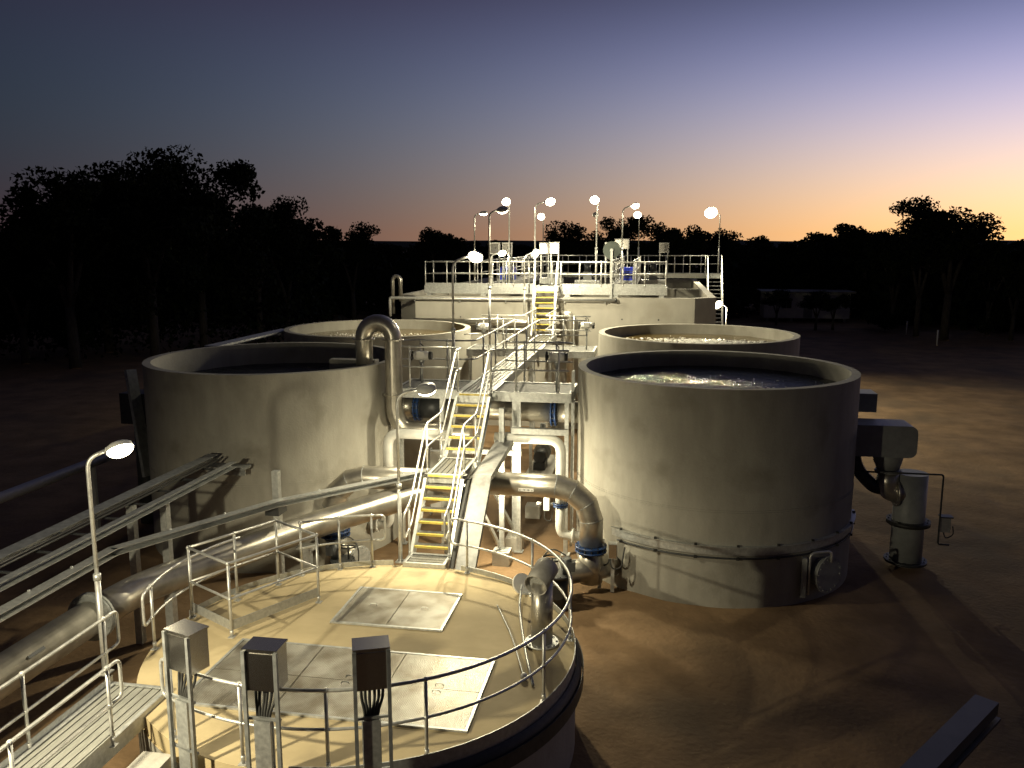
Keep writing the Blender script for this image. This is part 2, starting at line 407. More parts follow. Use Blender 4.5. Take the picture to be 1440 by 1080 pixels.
RF = tank(5.76, -4.12, 'large round concrete tank nearest on the right, foamy dark water', 'water', TH - .42, 3, [(-1.1, -.45, .5, .12, 520, .018, .06), (.1, -.55, .55, .1, 300, .014, .05), (-1.9, -.1, .3, .25, 120, .012, .04), (-.2, .2, 1.1, .5, 90, .008, .025)])
RB = tank(5.70, 4.10, 'round concrete tank behind the nearest right one, brown frothy water', 'brown', TH - .36, 5, [(.7, .35, 1.0, .35, 520, .012, .045), (-.4, 1.0, 1.0, .3, 220, .01, .035)])
LF = tank(-5.77, -4.08, 'round concrete tank nearest on the left, with arched pipe over rim', 'water', TH - .62, 8, None)
LB = tank(-5.66, 4.06, 'farther left round concrete tank in front of the rectangular basin', 'brown', TH - .36, 11, [(.2, .6, 1.2, .4, 220, .01, .03)])

# ------------------------------------------------------------------ covered tank in the foreground
CX, CY, SZ, SR = -.11, -13.25, 1.5, 3.33
cov = thing('covered_tank', 'low round concrete tank with flat roof slab and hatches', 'tank', (CX, CY, 0))
part('wall', MB().lathe([(SR + .02, -.15), (SR + .02, SZ - .24)], (CX, CY, 0), 96), 'wall', cov)
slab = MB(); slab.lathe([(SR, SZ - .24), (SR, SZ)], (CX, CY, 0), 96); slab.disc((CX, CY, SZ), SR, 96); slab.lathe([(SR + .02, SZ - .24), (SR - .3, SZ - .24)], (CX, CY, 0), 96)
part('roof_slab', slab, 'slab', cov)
for a0, a1 in ((-86, 76), (100, 172)):
    part('edge_kerb', MB().tubewall((CX, CY, 0), SR + .004, SR + .016, SZ - .2, SZ + .1, 48, R(a0), R(a1)), 'galv', cov)
part('rubber_skirt', MB().lathe([(SR + .03, SZ - .1), (SR + .11, SZ - .16), (SR + .11, SZ - .30), (SR + .03, SZ - .34)], (CX, CY, 0), 96, R(-75), R(40)), 'black', cov)
part('steel_band', MB().lathe([(SR + .13, SZ - .2), (SR + .145, SZ - .2), (SR + .145, SZ - .42), (SR + .13, SZ - .42)], (CX, CY, 0), 40, R(-75), R(20), False), 'dark', cov)
def hatch(label, x0, x1, y0, y1, nx_, ny_):
    t = thing('hatch', label, 'hatch', ((x0 + x1) / 2, (y0 + y1) / 2, SZ))
    fr = MB(); w = .045; z0, z1 = SZ + .002, SZ + .03
    fr.b2((x0 - w, y0 - w, z0), (x1 + w, y0, z1)).b2((x0 - w, y1, z0), (x1 + w, y1 + w, z1)).b2((x0 - w, y0, z0), (x0, y1, z1)).b2((x1, y0, z0), (x1 + w, y1, z1))
    part('frame', fr, 'galv', t)
    dx, dy = (x1 - x0) / nx_, (y1 - y0) / ny_
    for i in range(nx_):
        for j in range(ny_):
            a, b = x0 + i * dx + .006, y0 + j * dy + .006; tilt = random.uniform(-.003, .003)
            m = MB().box((a + dx / 2 - .006, b + dy / 2 - .006, SZ + .022 + tilt), (dx - .012, dy - .012, .012), Matrix.Rotation(random.uniform(-.004, .004), 3, 'X') @ Matrix.Rotation(random.uniform(-.004, .004), 3, 'Y'))
            p = part('panel', m, 'plate', t)
            hx, hy = a + dx * (.5 if ny_ == 1 else .55), b + (dy * .5 if ny_ == 1 else (.08 if j else dy - .1))
            part('handle', MB().tube(fil([(hx - .06, hy, SZ + .026), (hx - .05, hy, SZ + .06), (hx + .05, hy, SZ + .06), (hx + .06, hy, SZ + .026)], .02, 3), .007, 6), 'rail', p)
    return t
hatch('smaller double hatch of checker plate near the stair', -.9, .95, -12.6, -11.2, 2, 1)
hatch('large six panel checker plate hatch behind the control boxes', -2.05, 2.0, -15.35, -13.5, 3, 2)

# guard rails around slab
def slab_pts(a0, a1, r=3.27, n=30): return arc((CX, CY), r, a0, a1, SZ, n)
def slab_posts(angs, r=3.27): return [V((CX + r * math.cos(R(a)), CY + r * math.sin(R(a)), SZ)) for a in angs]
guardrail('long curved guardrail sweeping round the front and right of slab', slab_pts(-118, 76, 3.27, 64), slab_posts((-118, -97, -78, -57, -22, 12, 44, 73)), loops=(1, 1))
guardrail('short curved guardrail on left rim of slab', slab_pts(196, 152, 3.27, 20), slab_posts((193, 172, 154)), loops=(1, 0))
guardrail('curved guardrail on back left rim of slab beside stair', slab_pts(131, 106, 3.27, 14), slab_posts((131, 118, 107)), loops=(0, 1))
bx_ = [V((-3.33, -12.84, SZ)), V((-2.31, -13.4, SZ)), V((-1.45, -11.89, SZ)), V((-2.5, -11.28, SZ))]
bg = guardrail('rectangular pen of guardrail standing on left of slab', bx_ + [bx_[0]], bx_ + [(bx_[3] + bx_[0]) / 2], h=1.25, fillet=.002)
for a, b in ((0, 1), (1, 2)): part('toe_board', MB().beam(bx_[a] + V((0, 0, .2)), bx_[b] + V((0, 0, .2)), .01, .16), 'galv', bg)

# vent cowl on the slab
v = thing('vent_pipe', 'stainless vent pipe with hooded open end on slab', 'vent', (2.66, -12.76, SZ))
part('stack', MB().cyl((0, 0, .02), (0, 0, 1.06), .175, 28), 'steel', v, True)
ax = V((-.25, -.85, -.30)).normalized(); c0 = V((0, .03, 1.14))
part('hood', MB().lathe([(.188, -.2), (.188, .27), (.176, .27), (.176, -.18)], c0, 28, axis=ax).lathe([(0, -.235), (.11, -.23), (.188, -.2)], c0, 28, axis=ax), 'hood', v, True)
part('mesh_screen', MB().lathe([(0, .19), (.176, .19)], c0, 28, axis=ax), 'mesh', v, True)
part('flange', MB().flange((0, 0, .03), (0, 0, 1), .27, .03, 28, 10, .018), 'galv', v, True)
d = thing('float_plate', 'round white cap plate beside vent pipe', 'cap', (2.02, -10.78, SZ))
part('plate', MB().cyl((0, 0, .12), (.03, -.03, .15), .2, 28).tube([(0, 0, 0), (0, 0, .12)], .03, 10), 'white', d, True)
part('bracket', MB().b2((.05, -.16, 0), (.34, -.1, .03)), 'galv', d, True)
solo('conduit', MB().tube(fil([(2.04, -10.9, SZ + .16), (2.12, -11.7, SZ + .12), (2.42, -13.0, SZ + .03), (2.72, -14.1, SZ + .02)], .6, 8), .022, 8), 'galv', 'curved conduit running over slab from round plate', 'conduit')
fl = thing('float_rod', 'thin rod with pale float ball lying on slab', 'float', (2.1, -12.6, SZ))
part('rod', MB().tube(fil([(1.7, -11.5, SZ + .012), (2.15, -12.6, SZ + .012), (2.54, -13.86, SZ + .03)], .4, 6), .012, 6), 'galvd', fl)
part('ball', MB().ball((2.56, -13.93, SZ + .055), .055, 14, 8, (1, 1.25, 1)), 'white', fl)

# three control boxes
def control_box(x, y, label):
    rz = math.atan2(y - CY, x - CX) + math.pi / 2
    t = thing('control_box', label, 'control box', (x, y, .9), rz, 'control boxes outside the slab guardrail')
    zb = 1.78
    part('enclosure', MB().box((0, .06, zb + .255), (.40, .28, .50)).b2((-.215, -.10, zb + .505), (.215, .215, zb + .525)), 'box', t, True)
    part('rear_panel', MB().box((0, -.085, zb + .25), (.33, .012, .44)), 'box', t, True)
    for s_ in (-1, 1):
        part('post', MB().b2((s_ * .195 - .022, -.125, -.6), (s_ * .195 + .022, -.083, zb + .50)), 'galvd', t, True)
    part('crossbar', MB().b2((-.215, -.08, 1.42), (.215, -.05, 1.45)).b2((-.215, -.08, .75), (.215, -.05, .78)), 'galvd', t, True)
    part('tray_cover', MB().b2((-.12, -.08, -.6), (.08, -.01, 1.40)).b2((-.13, -.018, -.6), (.09, .004, 1.40)), 'galv', t, True)
    for i in range(6):
        xa = -.13 + i * .052; xb = -.09 + i * .03
        part('cable', MB().tube(fil([(xa, .03 + .01 * (i % 3), zb + .02), (xa + random.uniform(-.02, .02), .02, zb - .16), (xb, -.03, 1.5), (xb, -.04, 1.3)], .12, 4), .018, 8), 'black', t, True)
    return t
control_box(-1.20, -16.50, 'leftmost control box on two posts, its top catching lamp light')
control_box(-.05, -16.74, 'middle control box of three, on posts with black cables')
control_box(1.17, -16.50, 'rightmost control box of three, in front of bright hatch')

# left access walkway to the slab
deck('long walkway of planks leading to slab at lower left', -3.22, -2.32, -24, -15.12, 1.55, 'y', .13, .22, [(-3.1, -18), (-2.45, -18), (-3.1, -22), (-2.45, -22)], name='walkway', pale=True)
guardrail('guardrail on far side of the lower left walkway', [(-3.24, -24, 1.52), (-3.24, -15.1, 1.52)], [(-3.24, y, 1.52) for y in (-23, -21, -18.6, -16.75, -15.2)], loops=(0, 1), toe=True)
guardrail('guardrail on near side of the lower left walkway', [(-2.3, -24, 1.52), (-2.3, -16.4, 1.52)], [(-2.3, y, 1.52) for y in (-23.4, -21.4, -19.6, -18.05, -16.45)], loops=(0, 1), toe=True)
br = thing('support_bracket', 'concrete stub and steel angle under walkway end beside slab', 'bracket', (-1.75, -16.4, .9))
part('stub', MB().b2((-1.95, -16.75, .9), (-1.55, -16.35, 1.42)), 'foot', br)
part('plate', MB().b2((-2.2, -16.9, 1.0), (-1.5, -16.86, 1.36)).b2((-2.2, -17.0, 1.34), (-1.5, -16.86, 1.36)), 'galvd', br)

# ------------------------------------------------------------------ central stair and walkway
AX0, AX1 = -.43, .33
stair('lower steel stair with yellow nosings rising from slab', AX0, AX1, -9.5, 1.52, -8.3, 2.9, 7)
deck('bottom grate step where stair meets the slab', AX0 - .05, AX1 + .05, -10.0, -9.46, 1.56, 'x', .13, .1, name='landing')
deck('mid landing between the two stair flights', AX0, AX1, -8.28, -6.86, 2.9, 'y', .13, .2, [(AX0 + .06, -6.95), (AX1 - .06, -6.95)], nosing=1, name='landing')
stair('second steel stair flight with yellow nosings below main deck', AX0, AX1, -6.84, 2.9, -5.4, 4.15, 6)
deck('long central walkway deck running between the four tanks', AX0, AX1, -5.36, 8.6, 4.15, 'y', .13, .24, [(AX0 + .06, -3.4), (AX1 - .06, -3.4), (AX0 + .06, 2), (AX1 - .06, 2), (AX0 + .06, 7), (AX1 - .06, 7)], nosing=1, name='walkway')
stair('upper steel stair climbing to top of rectangular basin', -.66, .16, 8.5, 4.15, 9.75, 6.05, 9)
for s_, x, side in ((-1, AX0 - .03, 'left'), (1, AX1 + .03, 'right')):
    guardrail(f'sloping handrail on {side} side of lower stair', [(x, -9.75, 1.55), (x, -9.45, 1.65), (x, -8.25, 2.95), (x, -6.98, 2.95), (x, -6.75, 3.08), (x, -5.5, 4.15)] if 1 else 0,
              [(x, -9.6, 1.55), (x, -8.2, 2.9), (x, -7.05, 2.9)], loops=(1, 0), fillet=.2)
guardrail('handrail on left edge of central walkway before side platform', [(AX0 - .03, -5.5, 4.18), (AX0 - .03, -4.95, 4.18)], [(AX0 - .03, -5.3, 4.18)], fillet=.1)
guardrail('handrail along left edge of central walkway beyond side platform', [(-1.0, -3.38, 4.18), (AX0 - .03, -3.3, 4.18), (AX0 - .03, 3.2, 4.18)], [(AX0 - .03, y, 4.18) for y in (-2.2, -.4, 1.4, 3.1)], fillet=.5)
guardrail('handrail along right edge of central walkway between platforms', [(2.2, -3.4, 4.18), (AX1 + .03, -3.4, 4.18), (AX1 + .03, 3.2, 4.18), (2.0, 3.2, 4.18)], [(1.75, -3.4, 4.18), (.9, -3.4, 4.18)] + [(AX1 + .03, y, 4.18) for y in (-1.4, .4, 2.2)] + [(1.2, 3.2, 4.18)], fillet=.3)
guardrail('handrail on left edge of central walkway near upper stair', [(-2.0, 4.85, 4.18), (AX0 - .03, 4.85, 4.18), (AX0 - .03, 8.3, 4.18), (AX0 - .25, 8.6, 4.3), (-.7, 9.7, 6.0)], [(-1.4, 4.85, 4.18), (AX0 - .03, 6.2, 4.18), (AX0 - .03, 8.0, 4.18)], fillet=.2)
guardrail('handrail on right edge of central walkway near upper stair', [(2.0, 4.85, 4.18), (AX1 + .03, 4.85, 4.18), (AX1 + .03, 8.3, 4.18), (.22, 8.6, 4.3), (.2, 9.7, 6.0)], [(1.4, 4.85, 4.18), (AX1 + .03, 6.2, 4.18), (AX1 + .03, 8.0, 4.18)], fillet=.2)
deck('near right valve platform beside the central walkway', AX1 + .012, 2.32, -5.05, -3.45, 4.15, 'x', .2, .24, [(2.2, -4.9), (1.0, -4.9)])
deck('near left valve platform beside the central walkway', -2.2, AX0 - .012, -4.95, -3.42, 4.15, 'x', .2, .24, [(-2.1, -4.8), (-1.0, -4.8)])
deck('far right valve platform beside the central walkway', AX1 + .012, 2.25, 3.25, 4.8, 4.15, 'x', .2, .24, [(2.1, 3.4)])
deck('far left valve platform beside the central walkway', -2.2, AX0 - .012, 3.25, 4.8, 4.15, 'x', .2, .24, [(-2.1, 3.4)])
guardrail('front guardrail of near right valve platform', [(.36, -5.3, 4.18), (.6, -5.02, 4.18), (2.25, -5.02, 4.18)], [(.36, -5.25, 4.18), (.95, -5.02, 4.18), (2.0, -5.02, 4.18)], fillet=.2)
guardrail('front guardrail of near left valve platform', [(-.5, -4.92, 4.18), (-1.9, -4.92, 4.18), (-2.3, -4.5, 4.18)], [(-.75, -4.92, 4.18), (-1.8, -4.92, 4.18)], fillet=.2)
guardrail('back guardrail of near left valve platform', [(-1.02, -3.4, 4.18), (-2.25, -3.4, 4.18), (-2.6, -3.9, 4.18)], [(-1.2, -3.4, 4.18), (-1.95, -3.4, 4.18)], fillet=.2)
guardrail('front guardrail of far left valve platform', [(-.5, 3.3, 4.18), (-1.7, 3.3, 4.18), (-2.2, 2.9, 4.18)], [(-.9, 3.3, 4.18), (-1.6, 3.3, 4.18)], fillet=.3)

def actuator(x, y, z, label):
    t = thing('valve_actuator', label, 'actuator', (x, y, 4.15), 0, 'valve actuators on the platforms'); h = z - 4.15
    part('stem', MB().cyl((0, 0, 0), (0, 0, h - .1), .03, 10).cyl((0, 0, h - .2), (0, 0, h - .08), .07, 12), 'galv', t, True)
    part('body', MB().tube([(-.2, 0, h), (-.14, 0, h), (.14, 0, h), (.2, 0, h)], [.085, .12, .12, .095], 20).box((0, -.06, h + .04), (.2, .16, .14)), 'white', t, True)
    part('end_cover', MB().cyl((.2, 0, h), (.27, 0, h), .105, 18), 'black', t, True)
    part('handwheel', MB().tube([(-.26, .12 * math.cos(a), h + .12 * math.sin(a)) for a in [2 * math.pi * i / 16 for i in range(16)]], .02, 8, closed=True).cyl((-.27, 0, h), (-.2, 0, h), .035, 10).b2((-.265, -.11, h - .012), (-.25, .11, h + .012)), 'black', t, True)
    part('conduit', MB().tube(fil([(.05, .02, h + .1), (.05, .02, h + .25), (-.05, .05, h + .3)], .06, 4), .012, 6), 'black', t, True)
actuator(1.88, -4.4, 5.0, 'white valve actuator on near right platform')
actuator(-1.63, -4.4, 4.95, 'white valve actuator on near left platform')
actuator(1.93, 4.0, 4.99, 'white valve actuator on far right platform')
actuator(-1.74, 4.0, 4.9, 'white valve actuator on far left platform')

# ------------------------------------------------------------------ pipework
def blue_ring(c, ax, r, parent, w=.14):
    ax = V(ax).normalized(); c = V(c)
    m = MB().cyl(c - ax * w / 2, c - ax * (w / 2 - .035), r * 1.36, 32).cyl(c + ax * (w / 2 - .035), c + ax * w / 2, r * 1.36, 32).cyl(c - ax * w * .4, c + ax * w * .4, r * 1.1, 28)
    p = part('flange_coupling', m, 'blue', parent)
    b = MB(); u = ax.orthogonal().normalized(); w_ = ax.cross(u)
    for i in range(14):
        a = 2 * math.pi * i / 14; q = c + (u * math.cos(a) + w_ * math.sin(a)) * r * 1.24; b.cyl(q - ax * (w / 2 + .025), q + ax * (w / 2 + .025), .016, 6)
    bo = part('bolt_ring', b, 'black', p); bo['kind'] = 'stuff'
PR = .265
for s_, side in ((1, 'right'), (-1, 'left')):
    X = lambda x: x * s_ - .05
    t = thing('pipe', f'thick stainless pipe from under stair, mitred down beside {side} tank', 'pipe', (X(3.05), -7, 0))
    pth = [(X(.02), -7, 2.4), (X(2.25), -7, 2.4), (X(2.62), -7, 2.3), (X(2.93), -7, 2.02), (X(3.05), -7, 1.66), (X(3.05), -7, 1.08)]
    part('run', MB().tube(pth, PR, 28, split=True), 'steel', t)
    for i in range(1, 5): 
        a, b, c = V(pth[i - 1]), V(pth[i]), V(pth[i + 1]); n_ = ((b - a).normalized() + (c - b).normalized()).normalized()
        part('weld_seam', MB().lathe([(PR * 1.0, -.012), (PR * 1.03, 0), (PR * 1.0, .012)], b, 28, axis=n_), 'galvd', t)
    blue_ring((X(3.05), -7, 1.0), (0, 0, 1), PR, t)
    part('tee', MB().tube([(X(3.05), -7, .93), (X(3.05), -7, .2)], PR * 1.04, 24).tube([(X(2.35), -7.35, .48), (X(3.05), -7, .48), (X(3.9), -6.2, .48)], PR * 1.03, 24), 'steel', t)
    part('plug_plate', MB().flange((X(2.33), -7.36, .48), (s_ * -.9, -.45, 0), PR * 1.3, .05), 'galvd', t)
    # small branch pipe
    t = thing('pipe', f'slim pale pipe bending down beside the {side} tank', 'pipe', (X(2.18), -5.5, 0))
    part('run', MB().tube(fil([(X(.55), -5.5, 3.12), (X(2.18), -5.5, 3.12), (X(2.18), -5.5, 1.55)], .34, 10), .125, 20), 'pvc', t)
    part('lower_elbow', MB().tube(fil([(X(2.18), -5.5, 1.42), (X(2.18), -5.5, .72), (X(2.85), -5.5, .72)], .24, 8), .12, 20).flange((X(2.5), -5.5, .72), (1, 0, 0), .19, .05, 24, 8), 'pvc', t)
    blue_ring((X(2.18), -5.5, 1.5), (0, 0, 1), .135, t, .09)
    a_ = thing('valve_actuator', f'small white actuator with cables on slim pipe by {side} tank', 'actuator', (X(1.86), -5.5, 1.3))
    part('body', MB().box((X(1.84), -5.5, 1.5), (.14, .16, .3)).cyl((X(1.84), -5.5, 1.64), (X(1.84), -5.5, 1.72), .07, 14).cyl((X(1.7), -5.5, 1.5), (X(1.6), -5.5, 1.5), .035, 10), 'white', a_)
    part('shaft', MB().cyl((X(1.9), -5.5, 1.5), (X(2.06), -5.5, 1.5), .035, 10), 'galv', a_)
    part('cable', MB().tube(fil([(X(1.8), -5.5, 1.36), (X(1.78), -5.5, 1.1), (X(1.95), -5.5, 1.05), (X(2.0), -5.5, 1.35)], .15, 5), .012, 6), 'black', a_)
    # valve at ground
    t = thing('gate_valve', f'dark valve with handwheel and actuator near foot of {side} tank', 'valve', (X(2.45), -8.1, 0))
    part('body', MB().cyl((X(2.45), -8.1, .05), (X(2.45), -8.1, .75), .2, 20).flange((X(2.45), -8.1, .76), (0, 0, 1), .28, .06).tube([(X(2.45), -8.35, .45), (X(2.45), -7.6, .45)], .17, 20), 'dark', t)
    part('handwheel', MB().tube([(X(2.3) + .2 * math.cos(a), -8.1 + .2 * math.sin(a), 1.12) for a in [2 * math.pi * i / 18 for i in range(18)]], .022, 8, closed=True).b2((X(2.3) - .2, -8.115, 1.11), (X(2.3) + .2, -8.085, 1.13)).cyl((X(2.3), -8.1, .8), (X(2.3), -8.1, 1.13), .025, 8), 'black', t)
    part('actuator', MB().cyl((X(2.62), -8.1, .8), (X(2.62), -8.1, 1.15), .1, 14).box((X(2.72), -8.1, .98), (.16, .2, .2)), 'dark', t)
    part('hose', MB().tube(fil([(X(2.1), -8.1, .3), (X(2.05), -8.1, 1.1), (X(2.3), -8.05, 1.35), (X(2.6), -8.1, 1.2)], .2, 5), .016, 6), 'black', t)
# upper cross pipe between the tanks
t = thing('pipe', 'horizontal stainless pipe with two blue couplings linking tanks under platforms', 'pipe', (0, -4.2, 3.5))
part('run', MB().cyl((-1.75, -4.2, 3.55), (1.75, -4.2, 3.55), .27, 28), 'steel', t)
for s_ in (-1, 1):
    part('wall_spool', MB().cyl((s_ * 1.85, -4.2, 3.55), (s_ * 2.55, -4.2, 3.55), .27, 28).flange((s_ * 2.12, -4.2, 3.55), (1, 0, 0), .34, .04).flange((s_ * 2.32, -4.2, 3.55), (1, 0, 0), .34, .04), 'steel', t)
    blue_ring((s_ * 1.8, -4.2, 3.55), (1, 0, 0), .27, t)
part('valve_body', MB().cyl((-1.7, -4.2, 3.55), (-1.15, -4.2, 3.55), .29, 24), 'dark', t)
# arched pipe out of left tank
t = thing('pipe', 'arched stainless pipe looping over rim of near left tank', 'pipe', (-2.2, -5.0, 3.1))
ap = [(-2.96, -5, 4.1), (-2.96, -5, 5.45)] + [(-2.58 - .38 * math.cos(a), -5, 5.45 + .38 * math.sin(a)) for a in [math.pi * i / 14 for i in range(1, 14)]] + [(-2.2, -5, 5.45), (-2.2, -5, 3.7)] + [(-1.75 - .45 * math.cos(a), -5, 3.7 - .58 * math.sin(a)) for a in [math.pi / 2 * i / 9 for i in range(1, 9)]] + [(-1.75, -5, 3.12), (-.2, -5, 3.12)]
part('run', MB().tube(ap, .215, 28), 'steel', t)
for p in ((-2.96, -5, 5.42), (-2.2, -5, 5.42), (-2.2, -5, 4.02)): part('flange', MB().flange(p, (0, 0, 1), .275, .035, 28, 10), 'steel', t)
solo('weir_box', MB().b2((-3.95, -4.9, 4.55), (-2.72, -4.6, 4.86)), 'wall', 'small concrete weir box at rim inside the arched pipe', 'weir box')
# big header pipe on the left
t = thing('pipe', 'long thick stainless main curving in from lower left toward stair', 'pipe', (-5.05, -13.2, 0))
hp = [(-5.05, -26, 1.5), (-5.05, -13.15, 1.5)]
hp2 = fil([(-5.05, -13.05, 1.5), (-4.98, -11.9, 1.5), (-3.75, -9.6, 1.58), (-2.95, -8.3, 1.66), (-1.5, -7.2, 1.95), (-.3, -6.7, 2.2)], .9, 7)
part('run', MB().tube(hp, .3, 30), 'steel', t); part('bend', MB().tube(hp2, .295, 30), 'steel', t)
part('flange', MB().flange((-5.05, -13.13, 1.5), (0, 1, 0), .42, .05, 32, 16, .02).flange((-5.05, -13.06, 1.5), (0, 1, 0), .42, .05, 32, 16, .02), 'galvd', t)
for p in ((-4.72, -11.3), (-3.1, -8.6)): part('cradle', MB().b2((p[0] - .08, p[1] - .08, 0), (p[0] + .08, p[1] + .08, 1.25)).b2((p[0] - .2, p[1] - .15, 1.2), (p[0] + .2, p[1] + .15, 1.26)), 'galv', t)
part('name_plate', MB().box((-4.79, -14.7, 1.68), (.012, .34, .05), Matrix.Rotation(R(-35), 3, 'Y')), 'dark', t)
# pipe tag with lettering on the cross pipe
tg = thing('pipe_tag', 'small white tag with dark lettering on pipe by right tank', 'tag', (1.55, -7.26, 2.36))
part('plate', MB().box((1.55, -7.272, 2.36), (.34, .008, .07)), 'white', tg)
for i in range(9):
    if i in (0, 8): part('arrow', MB().add([V((1.55 + (i - 4) * .034 - .014, -7.279, 2.338)), V((1.55 + (i - 4) * .034 + .014, -7.279, 2.338)), V((1.55 + (i - 4) * .034, -7.279, 2.386))], [(0, 1, 2)]), 'black', tg)
for i in range(7): part('mark', MB().box((1.55 + (i - 3) * .03, -7.277, 2.36), (.007 + .006 * (i % 3), .003, .036)), 'dark', tg)

# ------------------------------------------------------------------ cable trays, ducts
t = thing('cable_duct', 'folded galvanised cable duct descending right of the stair', 'cable duct', (.76, -9.9, 1.5))
dp = [V((.76, -10.05, 1.42)), V((.76, -8.25, 2.93)), V((.76, -4.9, 3.12))]
for a, b in zip(dp[:-1], dp[1:]):
    c = part('cover', MB().beam(a, b, .40, .012), 'duct', t)
    for s_ in (-1, 1): part('side', MB().beam(a + V((s_ * .196, 0, -.07)), b + V((s_ * .196, 0, -.07)), .01, .13), 'duct', c)
solo('cable_strip', MB().beam((.47, -9.95, 1.38), (.47, -8.3, 2.8), .09, .1).beam((.47, -8.3, 2.8), (.47, -6.9, 2.8), .09, .1), 'black', 'black cable bundle between the stair and galvanised duct', 'cable')
t = thing('cable_tray', 'galvanised cable tray sloping across below stair landing from left', 'cable tray', (-3.4, -9.5, 0))
tp = [V((-5.0, -26, 2.5)), V((-5.0, -12.6, 2.5)), V((-3.4, -9.5, 2.5)), V((-.55, -6.75, 2.62))]
for a, b in zip(tp[:-1], tp[1:]):
    part('channel', MB().channel(a, b, .2, .12, .01, 1), 'galv', t)
    n_ = int((b - a).length / .9); u = (b - a).normalized(); w_ = u.cross(V((0, 0, 1))).normalized()
    for i in range(1, n_): part('clip', MB().box(a + (b - a) * i / n_ + w_ * .02 + V((0, 0, .07)), (.03, .03, .04)), 'galv', t)
part('post', MB().b2((-3.52, -9.3, 0), (-3.38, -9.16, 3.1)), 'galv', t); part('foot_block', MB().b2((-3.6, -9.5, 2.2), (-3.3, -9.1, 2.42)), 'dark', t)
t = thing('cable_ladder', 'broad twin rail cable ladder running at left to tank', 'cable ladder', (-5.4, -10.7, 0))
for x in (-5.72, -5.02): part('side_rail', MB().channel((x, -27, 2.9), (x, -7.75 if x < -5.5 else -8.2, 2.9), .14, .13, .012, 1 if x > -5.5 else -1), 'galvd', t)
part('top_plate', MB().b2((-5.86, -27, 2.972), (-5.58, -7.7, 2.98)), 'galvd', t)
for i in range(22): part('rung', MB().b2((-5.72, -26.6 + i * .86, 2.84), (-5.02, -26.56 + i * .86, 2.87)), 'dark', t)
for i in range(2): part('cable', MB().tube([(-5.52 + i * .11, -27, 2.93), (-5.55 + i * .11 + .02, -16, 2.925), (-5.55 + i * .11, -7.9, 2.93)], .022, 7), 'black', t)
for p in ((-5.1, -10.7), (-5.55, -11.1), (-5.1, -16), (-5.55, -16)): part('post', MB().b2((p[0] - .07, p[1] - .07, 0), (p[0] + .07, p[1] + .07, 2.84)), 'galv', t)
part('end_bracket', MB().b2((-5.9, -7.85, 2.66), (-4.9, -7.5, 2.72)).b2((-5.9, -7.72, 2.5), (-4.95, -7.68, 2.7)), 'galvd', t)
solo('pipe', MB().cyl((-10.5, -27, 2.0), (-10.5, -1, 2.0), .13, 20).b2((-10.56, -12, 0), (-10.44, -11.9, 1.9)).b2((-10.56, -5.6, 0), (-10.44, -5.5, 1.9)), 'pvc', 'straight grey pipe on stands far left of the tanks', 'pipe')
t = thing('chute', 'dark steel chute and box on outer side of near left tank', 'chute', (-9.4, -4.6, 0))
part('cover_plate', MB().beam((-9.62, -4.9, 4.45), (-9.1, -5.2, 1.6), .08, .42, (0, 1, 0)), 'galvd', t)
part('overflow_box', MB().b2((-10.15, -4.7, 2.9), (-9.2, -4.0, 3.75)), 'dark', t)
part('downpipe', MB().cyl((-9.75, -4.35, 0), (-9.75, -4.35, 2.95), .22, 20), 'dark', t)
t = thing('launder', 'long pale steel trough along outer rim of left tanks', 'trough', (-9.05, 1, 4.5))
part('trough', MB().b2((-9.3, -1.6, 4.66), (-8.85, 3.7, 4.72)).b2((-9.32, -1.6, 4.5), (-9.3, 3.7, 4.72)), 'galv', t)
t = thing('cable_ladder', 'upright narrow cable ladder on left face of nearest right tank', 'cable ladder', (2.36, -4.65, 0))
for y in (-4.85, -4.62): part('side_rail', MB().b2((2.30, y, .2), (2.36, y + .02, 4.7)), 'galv', t)
for i in range(15): part('rung', MB().b2((2.31, -4.83, .4 + i * .29), (2.34, -4.62, .42 + i * .29)), 'galv', t)
solo('cable_duct', MB().b2((.95, -5.75, 3.28), (2.33, -5.6, 3.42)), 'galv', 'short horizontal galvanised duct running to right tank wall', 'cable duct')
# tray ring and boxes on nearest right tank
c = (5.76, -4.12)
t = thing('cable_tray', 'galvanised tray band wrapped round foot of nearest right tank', 'cable tray', (5.76, -7.5, 1.3))
part('band', MB().tubewall((*c, 0), TR + .03, TR + .045, 1.2, 1.38, 60, R(-133), R(-4)), 'galv', t)
part('ledge', MB().tubewall((*c, 0), TR + .002, TR + .1, 1.39, 1.4, 60, R(-133), R(-4)), 'galv', t)
part('conduit', MB().tube(arc(c, TR + .05, -130, -6, 1.13, 50), .022, 8), 'dark', t)
for a in range(-128, -6, 15):
    u = V((math.cos(R(a)), math.sin(R(a)), 0)); part('clip', MB().box(V((*c, 1.41)) + u * (TR + .06), (.06, .06, .05)).box(V((*c, 1.13)) + u * (TR + .06), (.07, .07, .05)), 'black', t)
for i, (x, y, lab) in enumerate(((3.2, -6.86, 'pale junction box beside the blue coupling at right tank'), (3.5, -7.02, 'junction box nearer wall of right tank with looped cables'))):
    t = thing('junction_box', lab, 'junction box', (x, y, .8))
    part('case', MB().box((x, y - .12, 1.02), (.2, .14, .36)), 'galv', t); part('door', MB().box((x, y - .196, 1.02), (.17, .012, .32)), 'box', t)
    part('post', MB().b2((x - .04, y - .05, 0), (x + .04, y + .02, .9)), 'galv', t)
    part('cable', MB().tube(fil([(x - .06, y - .15, .85), (x - .02, y - .2, .6), (x + .2, y - .15, .62), (x + .26, y - .1, 1.1)], .15, 5), .018, 7), 'black', t)
